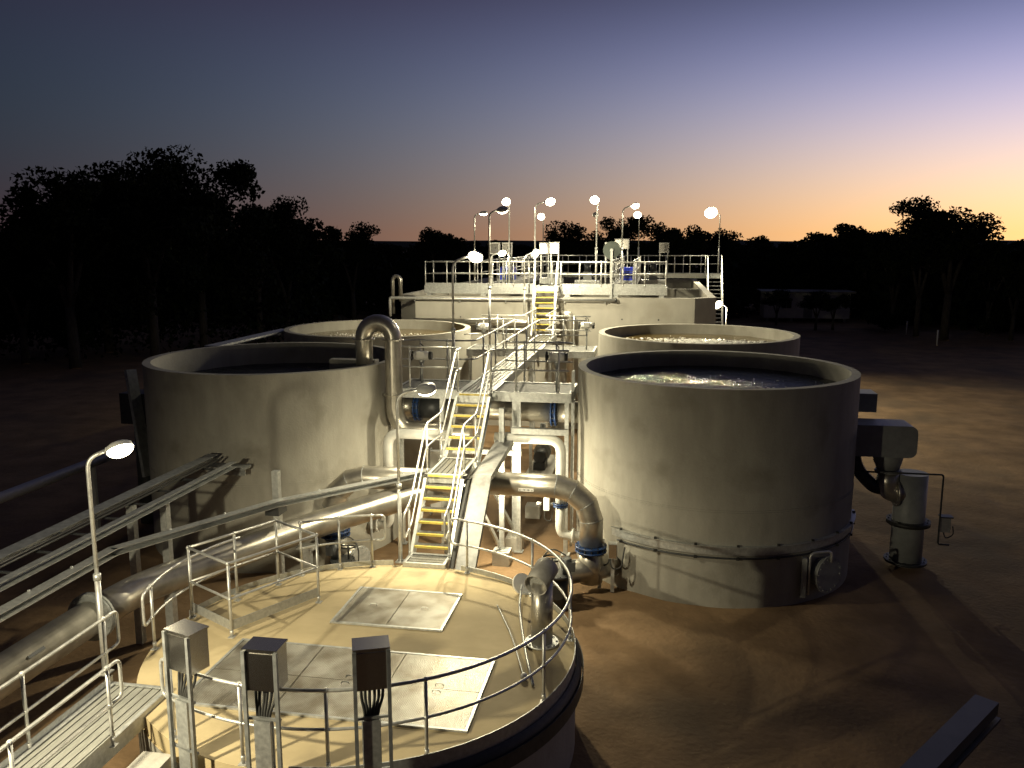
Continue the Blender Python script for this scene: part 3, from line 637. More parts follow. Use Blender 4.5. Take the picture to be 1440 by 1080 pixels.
# manway
t = thing('manway', 'round bolted manhole cover low on nearest right tank', 'manhole', (8.15, -6.8, 0))
u = V((math.cos(R(-47)), math.sin(R(-47)), 0)); mc = V((*c, .62)) + u * (TR - .02)
part('neck', MB().cyl(mc, mc + u * .2, .33, 30), 'grey', t); part('cover', MB().flange(mc + u * .24, u, .42, .06, 32, 16, .018), 'grey', t)
w_ = u.cross(V((0, 0, 1))); part('davit', MB().tube(fil([mc - w_ * -.5 + u * .12 + V((0, 0, -.4)), mc - w_ * -.5 + u * .12 + V((0, 0, .55)), mc + u * .3 + V((0, 0, .55)), mc + u * .3 + V((0, 0, .3))], .15, 5), .028, 8), 'rail', t)
part('hinge_plate', MB().box(mc + w_ * .6 + u * .06, (.1, .1, .9)), 'grey', t)
# overflow works on the right of nearest right tank
t = thing('overflow_pipe', 'dark overflow box, elbow and standpipe right of nearest tank', 'pipe', (10.5, -4.2, 0))
part('upper_box', MB().b2((8.9, -3.6, 3.68), (9.74, -2.9, 4.14)), 'grey', t)
hp_ = fil([(9.0, 3.58), (10.42, 3.58), (10.42, 2.82), (9.0, 2.82)] and [(9.0, 0, 3.58), (10.42, 0, 3.58), (10.42, 0, 2.82), (9.0, 0, 2.82)], .2, 6)
hd = MB(); n_ = len(hp_)
hd.add([V((p.x, -4.72, p.z)) for p in hp_] + [V((p.x, -3.9, p.z)) for p in hp_], [list(range(n_)), [n_ + i for i in range(n_)][::-1]] + [[i, n_ + i, n_ + (i + 1) % n_, (i + 1) % n_] for i in range(n_)])
part('header', hd, 'grey', t)
part('reducer', MB().tube([(9.9, -4.3, 2.95), (9.9, -4.3, 2.66), (9.93, -4.3, 2.42)], [.36, .33, .24], 26).flange((9.93, -4.3, 2.40), (0, 0, 1), .31, .05, 26, 10), 'grey', t)
part('lower_elbow', MB().tube(fil([(9.93, -4.3, 2.38), (9.93, -4.3, 1.86), (10.5, -4.25, 1.86)], .46, 9), .25, 26).flange((10.14, -4.28, 1.86), (1, .05, 0), .34, .05, 26, 10), 'steel', t)
part('bypass', MB().tube(fil([(9.1, -4.15, 3.0), (9.2, -4.2, 2.4), (9.65, -4.25, 1.95), (9.93, -4.3, 1.95)], .4, 6), .16, 18), 'dark', t)
part('standpipe', MB().cyl((10.5, -4.2, .06), (10.5, -4.2, 2.34), .37, 30), 'grey', t)
part('clamp_flange', MB().flange((10.5, -4.2, 1.12), (0, 0, 1), .5, .1, 32, 14), 'black', t)
part('base_flange', MB().flange((10.5, -4.2, .14), (0, 0, 1), .49, .06, 32, 14), 'dark', t)
part('conduit', MB().tube(fil([(9.05, -4.7, 2.45), (11.05, -4.7, 2.45), (11.05, -4.7, .75), (11.3, -4.7, .75)], .06, 4), .022, 8), 'dark', t)
t = thing('instrument_box', 'little instrument box with cable loop beside standpipe', 'instrument', (11.15, -4.6, 1.0))
part('case', MB().box((11.2, -4.62, 1.22), (.22, .1, .36)), 'galv', t); part('hood', MB().b2((11.06, -4.74, 1.41), (11.34, -4.52, 1.44)), 'dark', t)
part('cable', MB().tube(fil([(11.15, -4.7, 1.05), (11.2, -4.72, .9), (11.38, -4.7, 1.0), (11.36, -4.66, 1.2)], .08, 4), .014, 6), 'black', t)

# ------------------------------------------------------------------ supports and equipment beneath walkway
def footing(x, y, label, s=.42, h=.34):
    o = solo('footing', MB().b2((x - s / 2, y - s / 2, -.06), (x + s / 2, y + s / 2, h)), 'foot', label, 'footing', (x, y, 0), 'concrete footings below the walkway'); return o
footing(.72, -5.75, 'concrete footing block carrying the braced leg'); footing(.86, -4.7, 'concrete footing block behind the braced leg'); footing(.95, -2.0, 'pale concrete block farther back below pipe')
t = thing('braced_trestle', 'braced galvanised trestle standing below the stair landing', 'trestle', (.72, -5.75, .34))
part('leg', MB().b2((.66, -5.81, .34), (.78, -5.69, 3.9)).b2((.58, -5.9, .34), (.86, -5.6, .36)), 'galv', t)
part('leg', MB().b2((.80, -4.76, .34), (.92, -4.64, 3.9)), 'galv', t)
part('brace', MB().beam((.68, -5.8, .42), (.02, -6.85, 2.6), .07, .07), 'galv', t); part('brace', MB().beam((.84, -4.7, .5), (.1, -5.9, 2.7), .07, .07), 'galv', t)
part('tie_beam', MB().b2((-.5, -5.79, 2.75), (1.2, -5.71, 2.87)), 'galv', t)
t = thing('pump_skid', 'small pump set on pale concrete plinth between tanks', 'pump', (.55, 3.0, 0))
part('plinth', MB().b2((.1, 1.7, -.05), (1.0, 4.6, .16)), 'foot', t)
part('motor', MB().cyl((.5, 2.4, .6), (.5, 3.1, .6), .2, 20).b2((.3, 2.4, .16), (.7, 3.1, .42)), 'dark', t)
part('volute', MB().cyl((.5, 3.2, .6), (.5, 3.45, .6), .3, 22).cyl((.5, 3.32, .6), (.5, 3.32, 1.6), .1, 14), 'grey', t)
t = thing('cabinet', 'white panel leaning upright behind near left stair handrail', 'panel', (-1.5, -2.2, 0))
part('case', MB().b2((-2.0, -2.4, .1), (-1.1, -2.2, 1.9)), 'white', t)
part('frame', MB().b2((-2.03, -2.43, .0), (-2.0, -2.17, 1.95)).b2((-1.1, -2.43, .0), (-1.07, -2.17, 1.95)), 'galv', t)

# ------------------------------------------------------------------ lamp posts
def lamp(x, y, z0, ztop, ang, arm, face, label, lit=True, power=260, tilt=35, spot=150, size=1.0, light=True, blend=.6):
    """swan neck lamp: ang = arm bearing, face = lens bearing, degrees from +X; tilt = lens tilt up from straight down"""
    t = thing('lamp_post', label, 'lamp post', (x, y, z0), 0, 'lamp posts'); h = ztop - z0
    u = V((math.cos(R(ang)), math.sin(R(ang)), 0)); zj = h * .46
    part('lower_tube', MB().cyl((0, 0, 0), (0, 0, zj), .042, 12).box((0, 0, .01), (.18, .18, .02)), 'rail', t, True)
    part('collar', MB().cyl((0, 0, zj - .05), (0, 0, zj + .05), .055, 12), 'galv', t, True)
    end = u * arm + V((0, 0, h + .12))
    part('upper_tube', MB().tube(fil([V((0, 0, zj)), V((0, 0, h)), end], .22, 6), .03, 10), 'rail', t, True)
    f = V((math.cos(R(face)), math.sin(R(face)), 0)); nrm = (f * math.sin(R(tilt)) + V((0, 0, -math.cos(R(tilt))))).normalized()
    hc = end + u * .16 * size
    xx = nrm.orthogonal().normalized() if abs(nrm.dot(u)) > .95 else (u - nrm * u.dot(nrm)).normalized(); yy = nrm.cross(xx); m = Matrix((xx, yy, nrm)).transposed()
    hm = MB(); o = []
    k = 20
    def rg(rx, ry, d): return [hc + m @ V((rx * size * math.cos(2 * math.pi * j / k), ry * size * math.sin(2 * math.pi * j / k), d * size)) for j in range(k)]
    rings = [rg(.05, .04, -.1), rg(.12, .1, -.09), rg(.18, .155, -.05), rg(.19, .17, 0), rg(.19, .17, .02)]
    hm.v = [p for r_ in rings for p in r_]
    for i in range(4):
        for j in range(k): hm.f.append([i * k + j, i * k + (j + 1) % k, (i + 1) * k + (j + 1) % k, (i + 1) * k + j]); hm.sm.append(True)
    hm.f.append(list(range(k))); hm.sm.append(False)
    hm.tube([end - u * .03, end + u * .05], .035, 10)
    head = part('lamp_head', hm, 'pale', t, True)
    lm = MB(); rings = [rg(.185, .165, .02), rg(.172, .152, .06), rg(.12, .105, .1), rg(.03, .025, .115)]
    lm.v = [p for r_ in rings for p in r_]
    for i in range(3):
        for j in range(k): lm.f.append([i * k + j, i * k + (j + 1) % k, (i + 1) * k + (j + 1) % k, (i + 1) * k + j]); lm.sm.append(True)
    lm.f.append([3 * k + j for j in range(k)]); lm.sm.append(True)
    part('lens', lm, 'lens' if lit else 'lensoff', head, True)
    if lit and light:
        ld = bpy.data.lights.new('lamp_light', 'SPOT'); ld.energy = power * LP; ld.color = LAMP_COL; ld.spot_size = R(spot); ld.spot_blend = blend; ld.shadow_soft_size = .1
        lo = bpy.data.objects.new('lamp_light', ld); COL.objects.link(lo); lo.parent = t
        lo.location = hc + nrm * .16 * size; lo.rotation_euler = nrm.to_track_quat('-Z', 'Y').to_euler()
    return t
lamp(-3.72, -14.62, 1.4, 4.72, 28, .28, -35, 'lit lamp post at left edge of the slab, over pipe main', tilt=38, power=260, spot=120, blend=.8)
lamp(-.6, -9.78, 1.5, 4.9, 8, .42, 85, 'lamp post left of the lower stair, head seen edge-on', tilt=26, power=900, spot=130)
lamp(-.76, -4.5, 4.15, 7.36, 12, .42, -100, 'glaring lamp post on walkway above the second stair flight', tilt=50, power=2300, spot=90, blend=.9)
lamp(-1.36, 3.2, 4.15, 8.82, 20, .3, 85, 'slender lamp post on far left platform with head turned away', tilt=28, power=4300, spot=150)
lamp(-4.67, 16, 6.0, 9.19, 15, .3, 60, 'thin lamp post at left of basin top, head edge-on', tilt=8, power=900)
lamp(-2.01, 10.8, 6.0, 9.45, 250, .1, -60, 'lit lamp post standing behind left half of front basin rail', tilt=62, power=700, size=1.0)
lamp(-.73, 9.7, 5.6, 9.4, 12, .45, -62, 'lit lamp post at top of upper stair, arm reaching right', tilt=58, power=1500, size=1.05)
lamp(-2.73, 27, 6.0, 9.35, 250, .1, -72, 'small lit lamp post at far back left of basin', tilt=66, power=900, size=1.2)
lamp(1.72, 11, 6.0, 9.5, 250, .1, -72, 'lit lamp post beside the hose reel on basin', tilt=62, power=1300, size=1.05)
lamp(.9, 22, 6.0, 9.3, 100, .3, 90, 'thin unlit lamp pole just behind the lamp by hose reel', lit=False)
lamp(2.67, 14, 6.0, 9.4, 10, .42, -65, 'lit lamp post above the right blue unit, arm reaching right', tilt=42, power=1200, size=.95)
lamp(3.13, 26.5, 6.0, 9.4, 250, .1, -75, 'lit lamp post on back walkway right of centre', tilt=66, power=900, size=1.2)
lamp(7.89, 27.2, 6.0, 9.55, 190, .25, -75, 'brightest lamp post at far right corner above side stair', tilt=66, power=3500, size=2.0)
lamp(7.76, 18.0, .0, 4.7, 180, .26, -45, 'low lit lamp post at right of the basin wall', tilt=62, power=2200, size=1.3)
lamp(-2.86, 11.0, 5.6, 7.3, 15, .35, -60, 'short lit lamp on front left of the basin top', tilt=50, power=500, size=.9)
lamp(-1.0, 8.6, 4.9, 7.3, 15, .25, 35, 'short lamp facing away left of upper stair', tilt=62, power=420, size=1.1)
lamp(-3.65, -20.2, 1.4, 5.0, 20, .3, 75, 'lamp post on the lower left walkway near the viewer', tilt=55, power=2700, spot=100, blend=1.0)

t = thing('bulkhead_lamp', 'lit bulkhead lamp fixed to trestle leg below the platform', 'lamp', (.72, -5.85, 1.9))
part('case', MB().b2((.65, -5.86, 1.9), (.79, -5.812, 2.14)), 'grey', t); part('diffuser', MB().tube([(.72, -5.862, 2.02), (.72, -5.9, 2.02), (.72, -5.92, 2.02)], [.06, .055, .03], 14), 'lens', t)
ld = bpy.data.lights.new('lamp_light', 'POINT'); ld.energy = 430 * LP; ld.color = LAMP_COL; ld.shadow_soft_size = .1
lo = bpy.data.objects.new('lamp_light', ld); COL.objects.link(lo); lo.parent = t; lo.location = (.05, -.2, .12)
# ------------------------------------------------------------------ rectangular basin at the back
BT = 5.6
def oct_(i): return [(-6.0 + i * .4, 10 + i), (5.85 - i * .4, 10 + i), (6.75 - i, 10.8 + i * .5), (6.75 - i, 30 - i), (-6.9 + i, 30 - i), (-6.9 + i, 10.8 + i * .5)]
bs = thing('concrete_basin', 'long rectangular concrete basin at the back with clipped corners', 'basin', (0, 20, 0))
wl = MB(); o, i_ = oct_(0), oct_(.32); n = 6
wl.v = [V((*p, z)) for z in (-.15, BT) for p in o] + [V((*p, z)) for z in (BT, 3.5) for p in i_]
for k in range(n):
    q = (k + 1) % n; wl.f += [[k, q, n + q, n + k], [n + k, n + q, 2 * n + q, 2 * n + k], [2 * n + k, 2 * n + q, 3 * n + q, 3 * n + k]]; wl.sm += [False] * 3
part('wall', wl, 'basin', bs)
part('water', MB().add([V((*p, 4.95)) for p in i_], [list(range(6))]), 'brown', bs)
part('divider', MB().b2((-6.5, 17.9, 3.5), (6.4, 18.15, BT - .02)).b2((-.2, 10.4, 3.5), (.05, 29.6, BT - .04)), 'basin', bs)
for x in (1.4, 2.9, 4.4, -2.2, -4.0):
    part('tie_hole', MB().cyl((x, 9.997, 4.7), (x, 10.01, 4.7), .035, 12), 'dark', bs)
deck('front left walkway on top of the basin', -5.6, -.75, 10.05, 11.25, 6.0, 'x', .2, .32, name='walkway')
deck('front right walkway on top of the basin', .28, 4.72, 10.05, 11.25, 6.0, 'x', .2, .32, name='walkway')
deck('landing at the head of upper stair', -.738, .268, 9.8, 11.25, 6.02, 'y', .2, .2, name='landing')
deck('left lengthwise walkway over the basin', -3.4, -2.4, 11.28, 26.4, 6.0, 'y', .25, .25, name='walkway')
deck('right lengthwise walkway over the basin', 2.3, 3.3, 11.28, 26.4, 6.0, 'y', .25, .25, name='walkway')
deck('back cross walkway over far end of the basin', -3.8, 8.1, 26.45, 27.7, 6.05, 'x', .25, .28, name='walkway')
for x, s_ in ((-5.4, 1), (-3.0, 1), (.6, 1), (2.6, 1), (4.5, 1)): solo('support_stub', MB().b2((x - .1, 10.05, BT), (x + .1, 10.3, 5.7)).b2((x - .14, 10.04, BT), (x + .14, 10.31, BT + .02)), 'galv', 'short steel stub holding front basin walkway off the wall', 'support', None, 'stubs under front basin walkway')
guardrail('front guardrail on left half of basin top', [(-5.58, 10.08, 6.0), (-.8, 10.08, 6.0)], [(x, 10.08, 6.0) for x in (-5.55, -4.6, -3.6, -2.6, -1.7, -.82)], toe=True)
guardrail('front guardrail on right half of basin top', [(.3, 10.08, 6.0), (4.68, 10.08, 6.0)], [(x, 10.08, 6.0) for x in (.32, 1.1, 2.0, 2.9, 3.8, 4.66)], toe=True)
guardrail('inner guardrail along front left basin walkway', [(-5.58, 11.22, 6.0), (-3.45, 11.22, 6.0)], [(x, 11.22, 6.0) for x in (-5.5, -4.5, -3.5)])
guardrail('inner guardrail along front right basin walkway', [(-2.3, 11.22, 6.0), (2.2, 11.22, 6.0)], [(x, 11.22, 6.0) for x in (-2.2, -1.2, -.2, 1.0, 2.1)])
guardrail('inner guardrail at right end of front basin walkway', [(3.35, 11.22, 6.0), (4.68, 11.22, 6.0), (4.68, 10.2, 6.0)], [(3.4, 11.22, 6.0), (4.66, 11.22, 6.0)], fillet=.05)
for x, l in ((-3.38, 'outer guardrail of left lengthwise basin walkway'), (-2.42, 'inner guardrail of left lengthwise basin walkway'), (2.32, 'inner guardrail of right lengthwise basin walkway'), (3.28, 'outer guardrail of right lengthwise basin walkway')):
    guardrail(l, [(x, 11.4, 6.02), (x, 26.3, 6.02)], [(x, 11.5 + i * 1.85, 6.02) for i in range(9)])
guardrail('back guardrail along far cross walkway', [(-3.75, 27.65, 6.07), (8.05, 27.65, 6.07), (8.05, 26.6, 6.07)], [(-3.7 + i * 1.06, 27.65, 6.07) for i in range(12)] + [(8.04, 26.6, 6.07)], fillet=.05)
guardrail('front guardrail of far cross walkway at right', [(3.45, 26.5, 6.07), (7.15, 26.5, 6.07)], [(3.5 + i * .9, 26.5, 6.07) for i in range(5)])
guardrail('front guardrail of far cross walkway in middle', [(-2.3, 26.5, 6.07), (2.2, 26.5, 6.07)], [(-2.2 + i * 1.1, 26.5, 6.07) for i in range(5)])
stair('steep outside stair at far right corner of the basin', 7.25, 8.0, 21.4, .1, 26.4, 6.05, 27, 'galv', 'galv')
for x, sd in ((7.22, 'left'), (8.03, 'right')): guardrail(f'{sd} handrail of steep outside stair', [(x, 21.5, .2), (x, 26.4, 6.05)], [(x, 21.6, .3), (x, 23.2, 2.2), (x, 24.8, 4.1), (x, 26.35, 6.0)])
t = thing('pipe', 'slim pale pipe running along top front of the basin wall', 'pipe', (-2, 9.8, 5.4))
part('run', MB().tube(fil([(-7.1, 9.86, 4.7), (-7.1, 9.86, 5.5), (2.6, 9.86, 5.5)], .1, 4), .065, 14), 'rail', t)
part('end_cap', MB().cyl((2.6, 9.86, 5.5), (2.68, 9.86, 5.5), .08, 14), 'dark', t)
for x in (-6, -4, -2, .5, 2.2): part('bracket', MB().b2((x - .02, 9.86, 5.36), (x + .02, 10.02, 5.44)), 'galv', t)
t = thing('pipe', 'horizontal stainless pipe low along left part of basin wall', 'pipe', (-3.4, 9.5, 4.5))
part('run', MB().tube(fil([(-5.9, 9.5, 4.55), (-.9, 9.5, 4.55), (-.9, 9.5, 2.5)], .3, 6), .13, 18), 'steel', t)
t = thing('pipe', 'upright stainless pipe bending down basin wall right of upper stair', 'pipe', (.75, 9.6, 0))
part('run', MB().tube(fil([(.45, 9.55, 4.9), (.8, 9.55, 4.9), (.8, 9.55, .2)], .25, 6), .16, 18), 'steel', t)
t = thing('pipe', 'small arched pipe at far left end of basin wall', 'pipe', (-7.02, 10.6, 4.7))
part('run', MB().tube([(-7.2, 10.6, 4.75), (-7.2, 10.6, 6.2)] + [(-7.02 - .18 * math.cos(a), 10.6, 6.2 + .2 * math.sin(a)) for a in [math.pi * i / 10 for i in range(1, 10)]] + [(-6.84, 10.6, 6.2), (-6.84, 10.6, 5.3)], .085, 16), 'steel', t)
# hose reel
t = thing('hose_reel', 'dark round hose reel on post at front of basin', 'hose reel', (2.42, 9.98, BT))
part('post', MB().b2((2.37, 9.93, 5.4), (2.47, 10.02, 7.5)), 'galv', t)
part('drum', MB().cyl((2.42, 10.04, 7.55), (2.42, 10.2, 7.55), .24, 28), 'black', t)
for y in (10.02, 10.2): part('rim', MB().cyl((2.42, y, 7.55), (2.42, y + .03, 7.55), .36, 32), 'green', t)
part('hub', MB().cyl((2.42, 9.95, 7.55), (2.42, 10.02, 7.55), .07, 16), 'galv', t)
part('hose', MB().tube(fil([(2.7, 10.1, 7.4), (2.75, 10.1, 7.15), (2.5, 10.1, 7.05), (2.2, 10.1, 7.25)], .15, 5), .02, 8), 'black', t)
# small control cabinets on posts
def cabinet(x, y, z, label, w=.42, h=.5):
    t = thing('control_cabinet', label, 'control cabinet', (x, y, 6.0), 0, 'cabinets on posts over the basin')
    part('case', MB().box((x, y, z), (w, .25, h)).b2((x - w / 2 - .02, y - .16, z + h / 2), (x + w / 2 + .02, y + .14, z + h / 2 + .02)), 'white', t); part('door', MB().box((x, y - .13, z), (w - .06, .014, h - .06)), 'box', t)
    part('knob', MB().cyl((x + .05, y - .16, z + .02), (x + .05, y - .13, z + .02), .03, 10), 'black', t)
    for s_ in (-1, 1): part('post', MB().b2((x + s_ * w * .4 - .025, y + .1, 6.0), (x + s_ * w * .4 + .025, y + .15, z)), 'galv', t)
cabinet(-3.05, 13, 7.6, 'leftmost cabinet on posts over the left basin walkway'); cabinet(-2.5, 13.1, 7.6, 'cabinet on posts beside the short lit basin lamp')
cabinet(-.78, 13, 7.6, 'left one of the paired cabinets behind upper stair'); cabinet(-.32, 13, 7.62, 'right one of the paired cabinets behind upper stair')
cabinet(2.15, 12.4, 7.55, 'narrow cabinet left of the hose reel', .3, .6); cabinet(2.5, 18, 7.8, 'cabinet half hidden behind hose reel', .7, .5); cabinet(4.6, 20, 7.6, 'cabinet on tall posts at right over basin', .5, .5)
def blue_unit(x, y, label):
    t = thing('blower', label, 'blower', (x, y, 6.0), 0, 'blue units on the basin')
    part('cover', MB().box((x, y, 6.42), (.72, .6, .58)).box((x, y, 6.72), (.62, .5, .03)), 'blue2', t)
    for i in range(4): part('louvre', MB().box((x, y - .305, 6.25 + i * .1), (.55, .015, .03)), 'dark', t)
    part('base', MB().box((x, y, 6.07), (.8, .66, .1)), 'galv', t)
blue_unit(2.95, 14.8, 'right blue motor unit on the basin walkway'); blue_unit(-2.75, 14.6, 'left blue motor unit on the basin walkway')
def mixer(x, y, label):
    t = thing('mixer', label, 'mixer', (x, y, 5.6), 0, 'mixer drives on the basin')
    part('frame', MB().b2((x - .6, y - .3, 5.75), (x + .6, y + .3, 6.05)), 'galv', t)
    part('gearbox', MB().box((x, y, 6.25), (.4, .35, .4)), 'grey', t)
    part('motor', MB().cyl((x, y, 6.45), (x, y, 6.85), .15, 18), 'dark', t)
    part('cable', MB().tube(fil([(x + .1, y, 6.8), (x + .4, y, 7.0), (x + .5, y, 6.1)], .2, 5), .02, 6), 'black', t)
mixer(4.1, 17.5, 'mixer drive at the right beside right basin walkway'); mixer(.9, 16.5, 'mixer drive between the two lengthwise walkways'); mixer(-1.2, 19, 'mixer drive farther back near the left walkway')

# ------------------------------------------------------------------ viewer's platform edge
solo('beam', MB().beam((5.06, -22.6, 6.0), (5.63, -21.86, 6.0), .085, .05).beam((5.06, -22.6, 5.96), (5.63, -21.86, 5.96), .11, .012), 'dark', 'dark steel bar end poking into bottom right corner', 'bar')

# ------------------------------------------------------------------ house and posts at far right
hs = thing('cabin', 'small pale site cabin among trees at the right background', 'cabin', (19.4, 66, 0))
part('wall', MB().b2((15.2, 64.4, .35), (23.6, 68, 2.9)), 'cream', hs)
part('roof', MB().prism([(14.8, 63.9), (24.0, 63.9), (24.0, 68.4), (14.8, 68.4)], 2.92, 3.1), 'roof', hs)
for x in (17.4, 21.3):
    w_ = part('window', MB().b2((x - .55, 64.34, 1.3), (x + .55, 64.42, 2.3)), 'white', hs); part('pane', MB().b2((x - .48, 64.33, 1.36), (x - .02, 64.336, 2.24)).b2((x + .02, 64.33, 1.36), (x + .48, 64.336, 2.24)), 'glass', w_)
part('door', MB().b2((19.1, 64.36, .4), (19.95, 64.42, 2.4)), 'grey', hs)
for x in (15.6, 18, 20.5, 23.2): part('stump', MB().b2((x - .12, 64.6, -.1), (x + .12, 64.85, .35)), 'foot', hs)
for x, y, l in ((26.0, 53.1, 'farther of two white marker posts at right'), (26.1, 45.1, 'nearer of two white marker posts at right')):
    solo('marker_post', MB().cyl((x, y, -.1), (x, y, 1.15), .06, 12).ball((x, y, 1.15), .06, 12, 6, (1, 1, .5)), 'white', l, 'post')

# ------------------------------------------------------------------ trees
def tree_proto(seed, h, crown_lo, spread, nclump, leaves, lean=0):
    rnd = random.Random(seed); tr = MB(); cr = MB(); tips = []
    nl = rnd.randint(3, 5); fork = h * rnd.uniform(.22, .36)
    tr.tube([(0, 0, -.3), (lean * .3, 0, fork * .5), (lean * .6, .05, fork)], [h * .024, h * .02, h * .017], 9)
    for i in range(nl):
        a = 2 * math.pi * i / nl + rnd.uniform(-.5, .5); rr = spread * rnd.uniform(.25, .75); zt = h * rnd.uniform(.66, .9)
        m1 = V((lean * .6 + rr * .35 * math.cos(a), rr * .35 * math.sin(a), fork + (zt - fork) * .45)); m2 = V((lean + rr * math.cos(a), rr * math.sin(a), zt))
        tr.tube([V((lean * .6, .05, fork - .2)), m1, m2], [h * .014, h * .009, h * .003], 7); tips += [m2, m1 * .35 + m2 * .65]
        for j in range(3):
            b = m1.lerp(m2, rnd.uniform(.1, .8)); q = b + V((rnd.gauss(0, 1) * spread * .35, rnd.gauss(0, 1) * spread * .35, rnd.uniform(0, .1) * h)); tr.tube([b, q], [h * .005, h * .002], 6); tips.append(q)
    for i in range(nclump):
        if i < len(tips): c = tips[i] + V((0, 0, rnd.uniform(-.2, .4)))
        else:
            a = rnd.uniform(0, 6.28); rr = spread * math.sqrt(rnd.random()); c = V((lean * .8 + rr * math.cos(a), rr * math.sin(a), rnd.uniform(crown_lo, .9) * h))
        cr_ = rnd.uniform(.055, .115) * h; sq = V((rnd.uniform(.9, 1.4), rnd.uniform(.9, 1.4), rnd.uniform(.6, .95)))
        for j in range(leaves):
            d = V((rnd.gauss(0, 1), rnd.gauss(0, 1), rnd.gauss(0, 1))).normalized() * cr_ * rnd.random() ** .45
            p = c + V((d.x * sq.x, d.y * sq.y, d.z * sq.z)); l = rnd.uniform(.1, .24); w = l * rnd.uniform(.35, .7)
            u = V((rnd.gauss(0, 1), rnd.gauss(0, 1), rnd.gauss(0, 1) - .6)).normalized(); v = u.orthogonal().normalized(); v = Matrix.Rotation(rnd.uniform(0, 6.28), 3, u) @ v
            cr.add([p - u * l, p + v * w, p + u * l, p - v * w], [(0, 1, 2, 3)])
    return tr, cr
PROTO = []
for sd, h, lo, spd, nc, lv in ((1, 14, .22, 4.4, 46, 360), (2, 12, .2, 3.6, 40, 360), (3, 15, .55, 3.4, 26, 360), (4, 10, .12, 3.6, 40, 360), (5, 9, .1, 3.2, 36, 360), (6, 16, .25, 5.2, 56, 360)):
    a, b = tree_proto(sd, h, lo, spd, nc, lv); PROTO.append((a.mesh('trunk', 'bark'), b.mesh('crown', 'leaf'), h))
def tree(k, x, y, h, label, group=None, rz=None, wide=1.0):
    tm, cm, ph = PROTO[k]; s_ = h / ph
    t = thing('eucalypt_tree', label, 'tree', (x, y, -.1), rz if rz is not None else random.uniform(0, 6.28), group); t.scale = (s_ * wide, s_ * wide, s_)
    for nm, me in (('trunk', tm), ('crown', cm)):
        o = bpy.data.objects.new(nm, me); COL.objects.link(o); o.parent = t
def polar(px, dist):                       # image column and ground distance from the viewer
    b = math.atan((px - 720) / 1178) - R(9.8); return CAM.location.x + dist * math.sin(b), CAM.location.y + dist * math.cos(b)
def tr_(px, dist, ytop, k, label, group=None, wide=1.0):
    x, y = polar(px, dist); h = 7.77 + (344 - ytop) / 1178 * dist * math.cos(math.atan((px - 720) / 1178)) * 1.02; tree(k, x, y, h * .985, label, group, None, wide)
tr_(215, 62, 196, 5, 'tallest broad eucalypt rising behind near left tank'); tr_(285, 66, 212, 0, 'broad eucalypt right of the tallest one at left'); tr_(100, 60, 222, 2, 'open eucalypt with spreading limbs left of the tallest', None, 1.25)
tr_(150, 68, 240, 0, 'eucalypt between the open one and tallest at left', None, 1.2); tr_(365, 70, 258, 2, 'slender eucalypt with round crown right of left clump'); tr_(405, 74, 282, 3, 'short eucalypt at right end of the left clump')
tr_(30, 64, 300, 3, 'low eucalypt at the left border of picture', None, 1.3); tr_(498, 85, 300, 2, 'lone round headed eucalypt above belt left of centre'); tr_(620, 88, 316, 1, 'rounded eucalypt above belt left of the basin lamps')
tr_(805, 80, 298, 2, 'tall eucalypt behind the basin lamps at centre', None, 1.2); tr_(860, 84, 296, 0, 'eucalypt with split crown behind hose reel lamp'); tr_(945, 82, 308, 1, 'dark rounded eucalypt right of the basin lamps')
tr_(1000, 98, 318, 1, 'eucalypt lit by the brightest lamp beside it'); tr_(1065, 104, 326, 3, 'low eucalypt right of the brightest lamp'); tr_(1165, 102, 310, 3, 'eucalypt with ragged top above the cabin', None, 1.2)
tr_(1215, 100, 314, 1, 'eucalypt standing right of the ragged one near cabin'); tr_(1330, 78, 258, 2, 'tall open eucalypt against yellow sky at right', None, 1.25); tr_(1290, 80, 290, 2, 'leaning crown eucalypt left of the tall one at right'); tr_(1255, 86, 312, 4, 'small eucalypt poking above belt left of tall pair')
tr_(1390, 84, 330, 4, 'low round eucalypt near the right border'); tr_(1425, 80, 330, 3, 'eucalypt cut by the right border')
rnd = random.Random(3)
x, y = polar(1148, 84); 
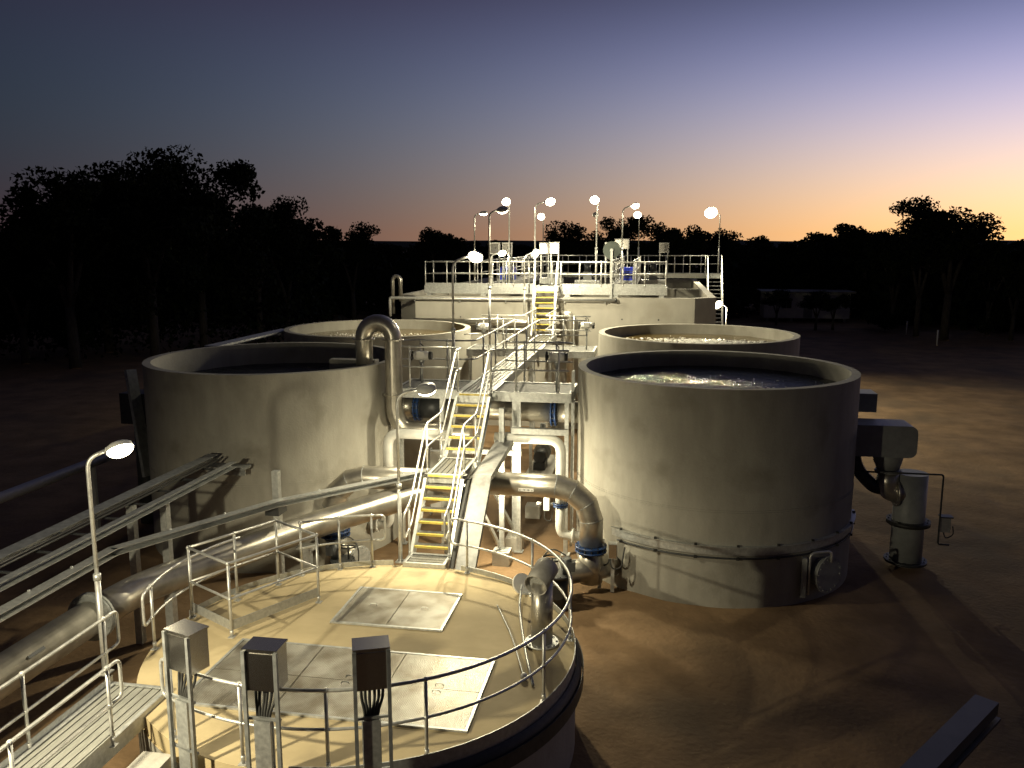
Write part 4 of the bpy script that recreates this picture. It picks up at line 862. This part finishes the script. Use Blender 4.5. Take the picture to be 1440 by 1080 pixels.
for px, d, yt, l in ((1148, 82, 400, 'small forked tree in front of the cabin'), (1092, 86, 398, 'small tree at left end of cabin'), (1172, 83, 404, 'thin tree before right window of the cabin')): tr_(px, d, yt, 2, l, None, 1.5)
for i in range(46):
    px = -60 + i * 34 + rnd.uniform(-12, 12); dist = rnd.uniform(99, 116)
    yt = rnd.uniform(330, 343) if px > 430 else rnd.uniform(300, 336)
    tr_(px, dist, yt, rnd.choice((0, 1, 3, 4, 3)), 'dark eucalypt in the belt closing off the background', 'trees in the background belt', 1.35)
# scrub under the trees: reads as one dark mass
sc = MB(); rnd = random.Random(9)
for i in range(640):
    px = rnd.uniform(-160, 1600); dist = rnd.uniform(88, 118) if i < 520 else rnd.uniform(64, 84)
    if i >= 520: px = -120 + (px + 160) * .32
    if 1030 < px < 1230: dist = rnd.uniform(101, 125)
    x, y = polar(px, dist); hh = rnd.uniform(2.5, 7.4); rr = rnd.uniform(1.6, 3.2)
    for j in range(64):
        d = V((rnd.gauss(0, 1), rnd.gauss(0, 1), 0)); d = d.normalized() * rr * rnd.random() ** .5; z = hh * rnd.random() ** .8
        p = V((x + d.x, y + d.y, z)); l = rnd.uniform(.3, .75) if i < 520 else rnd.uniform(.15, .32); u = V((rnd.gauss(0, 1), rnd.gauss(0, 1), rnd.gauss(0, 1))).normalized(); v = Matrix.Rotation(rnd.uniform(0, 6.28), 3, u) @ u.orthogonal().normalized()
        sc.add([p - u * l, p + v * l * .6, p + u * l, p - v * l * .6], [(0, 1, 2, 3)])
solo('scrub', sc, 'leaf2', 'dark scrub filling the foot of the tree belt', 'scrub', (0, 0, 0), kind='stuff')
# low distant rise on the horizon
hb = MB()
for i in range(61):
    a = R(-60 + i * 2); r_ = 1200; hb.v += [V((CAM.location.x + r_ * math.sin(a), CAM.location.y + r_ * math.cos(a), -2)), V((CAM.location.x + (r_ + 150) * math.sin(a), CAM.location.y + (r_ + 150) * math.cos(a), 14 + 5 * noise.noise((i * .3, 0, 0))))]
for i in range(60): hb.f.append([2 * i, 2 * i + 2, 2 * i + 3, 2 * i + 1]); hb.sm.append(True)
solo('hills', hb, 'leaf2', 'low dark rise along the horizon', None, (0, 0, 0), kind='structure')
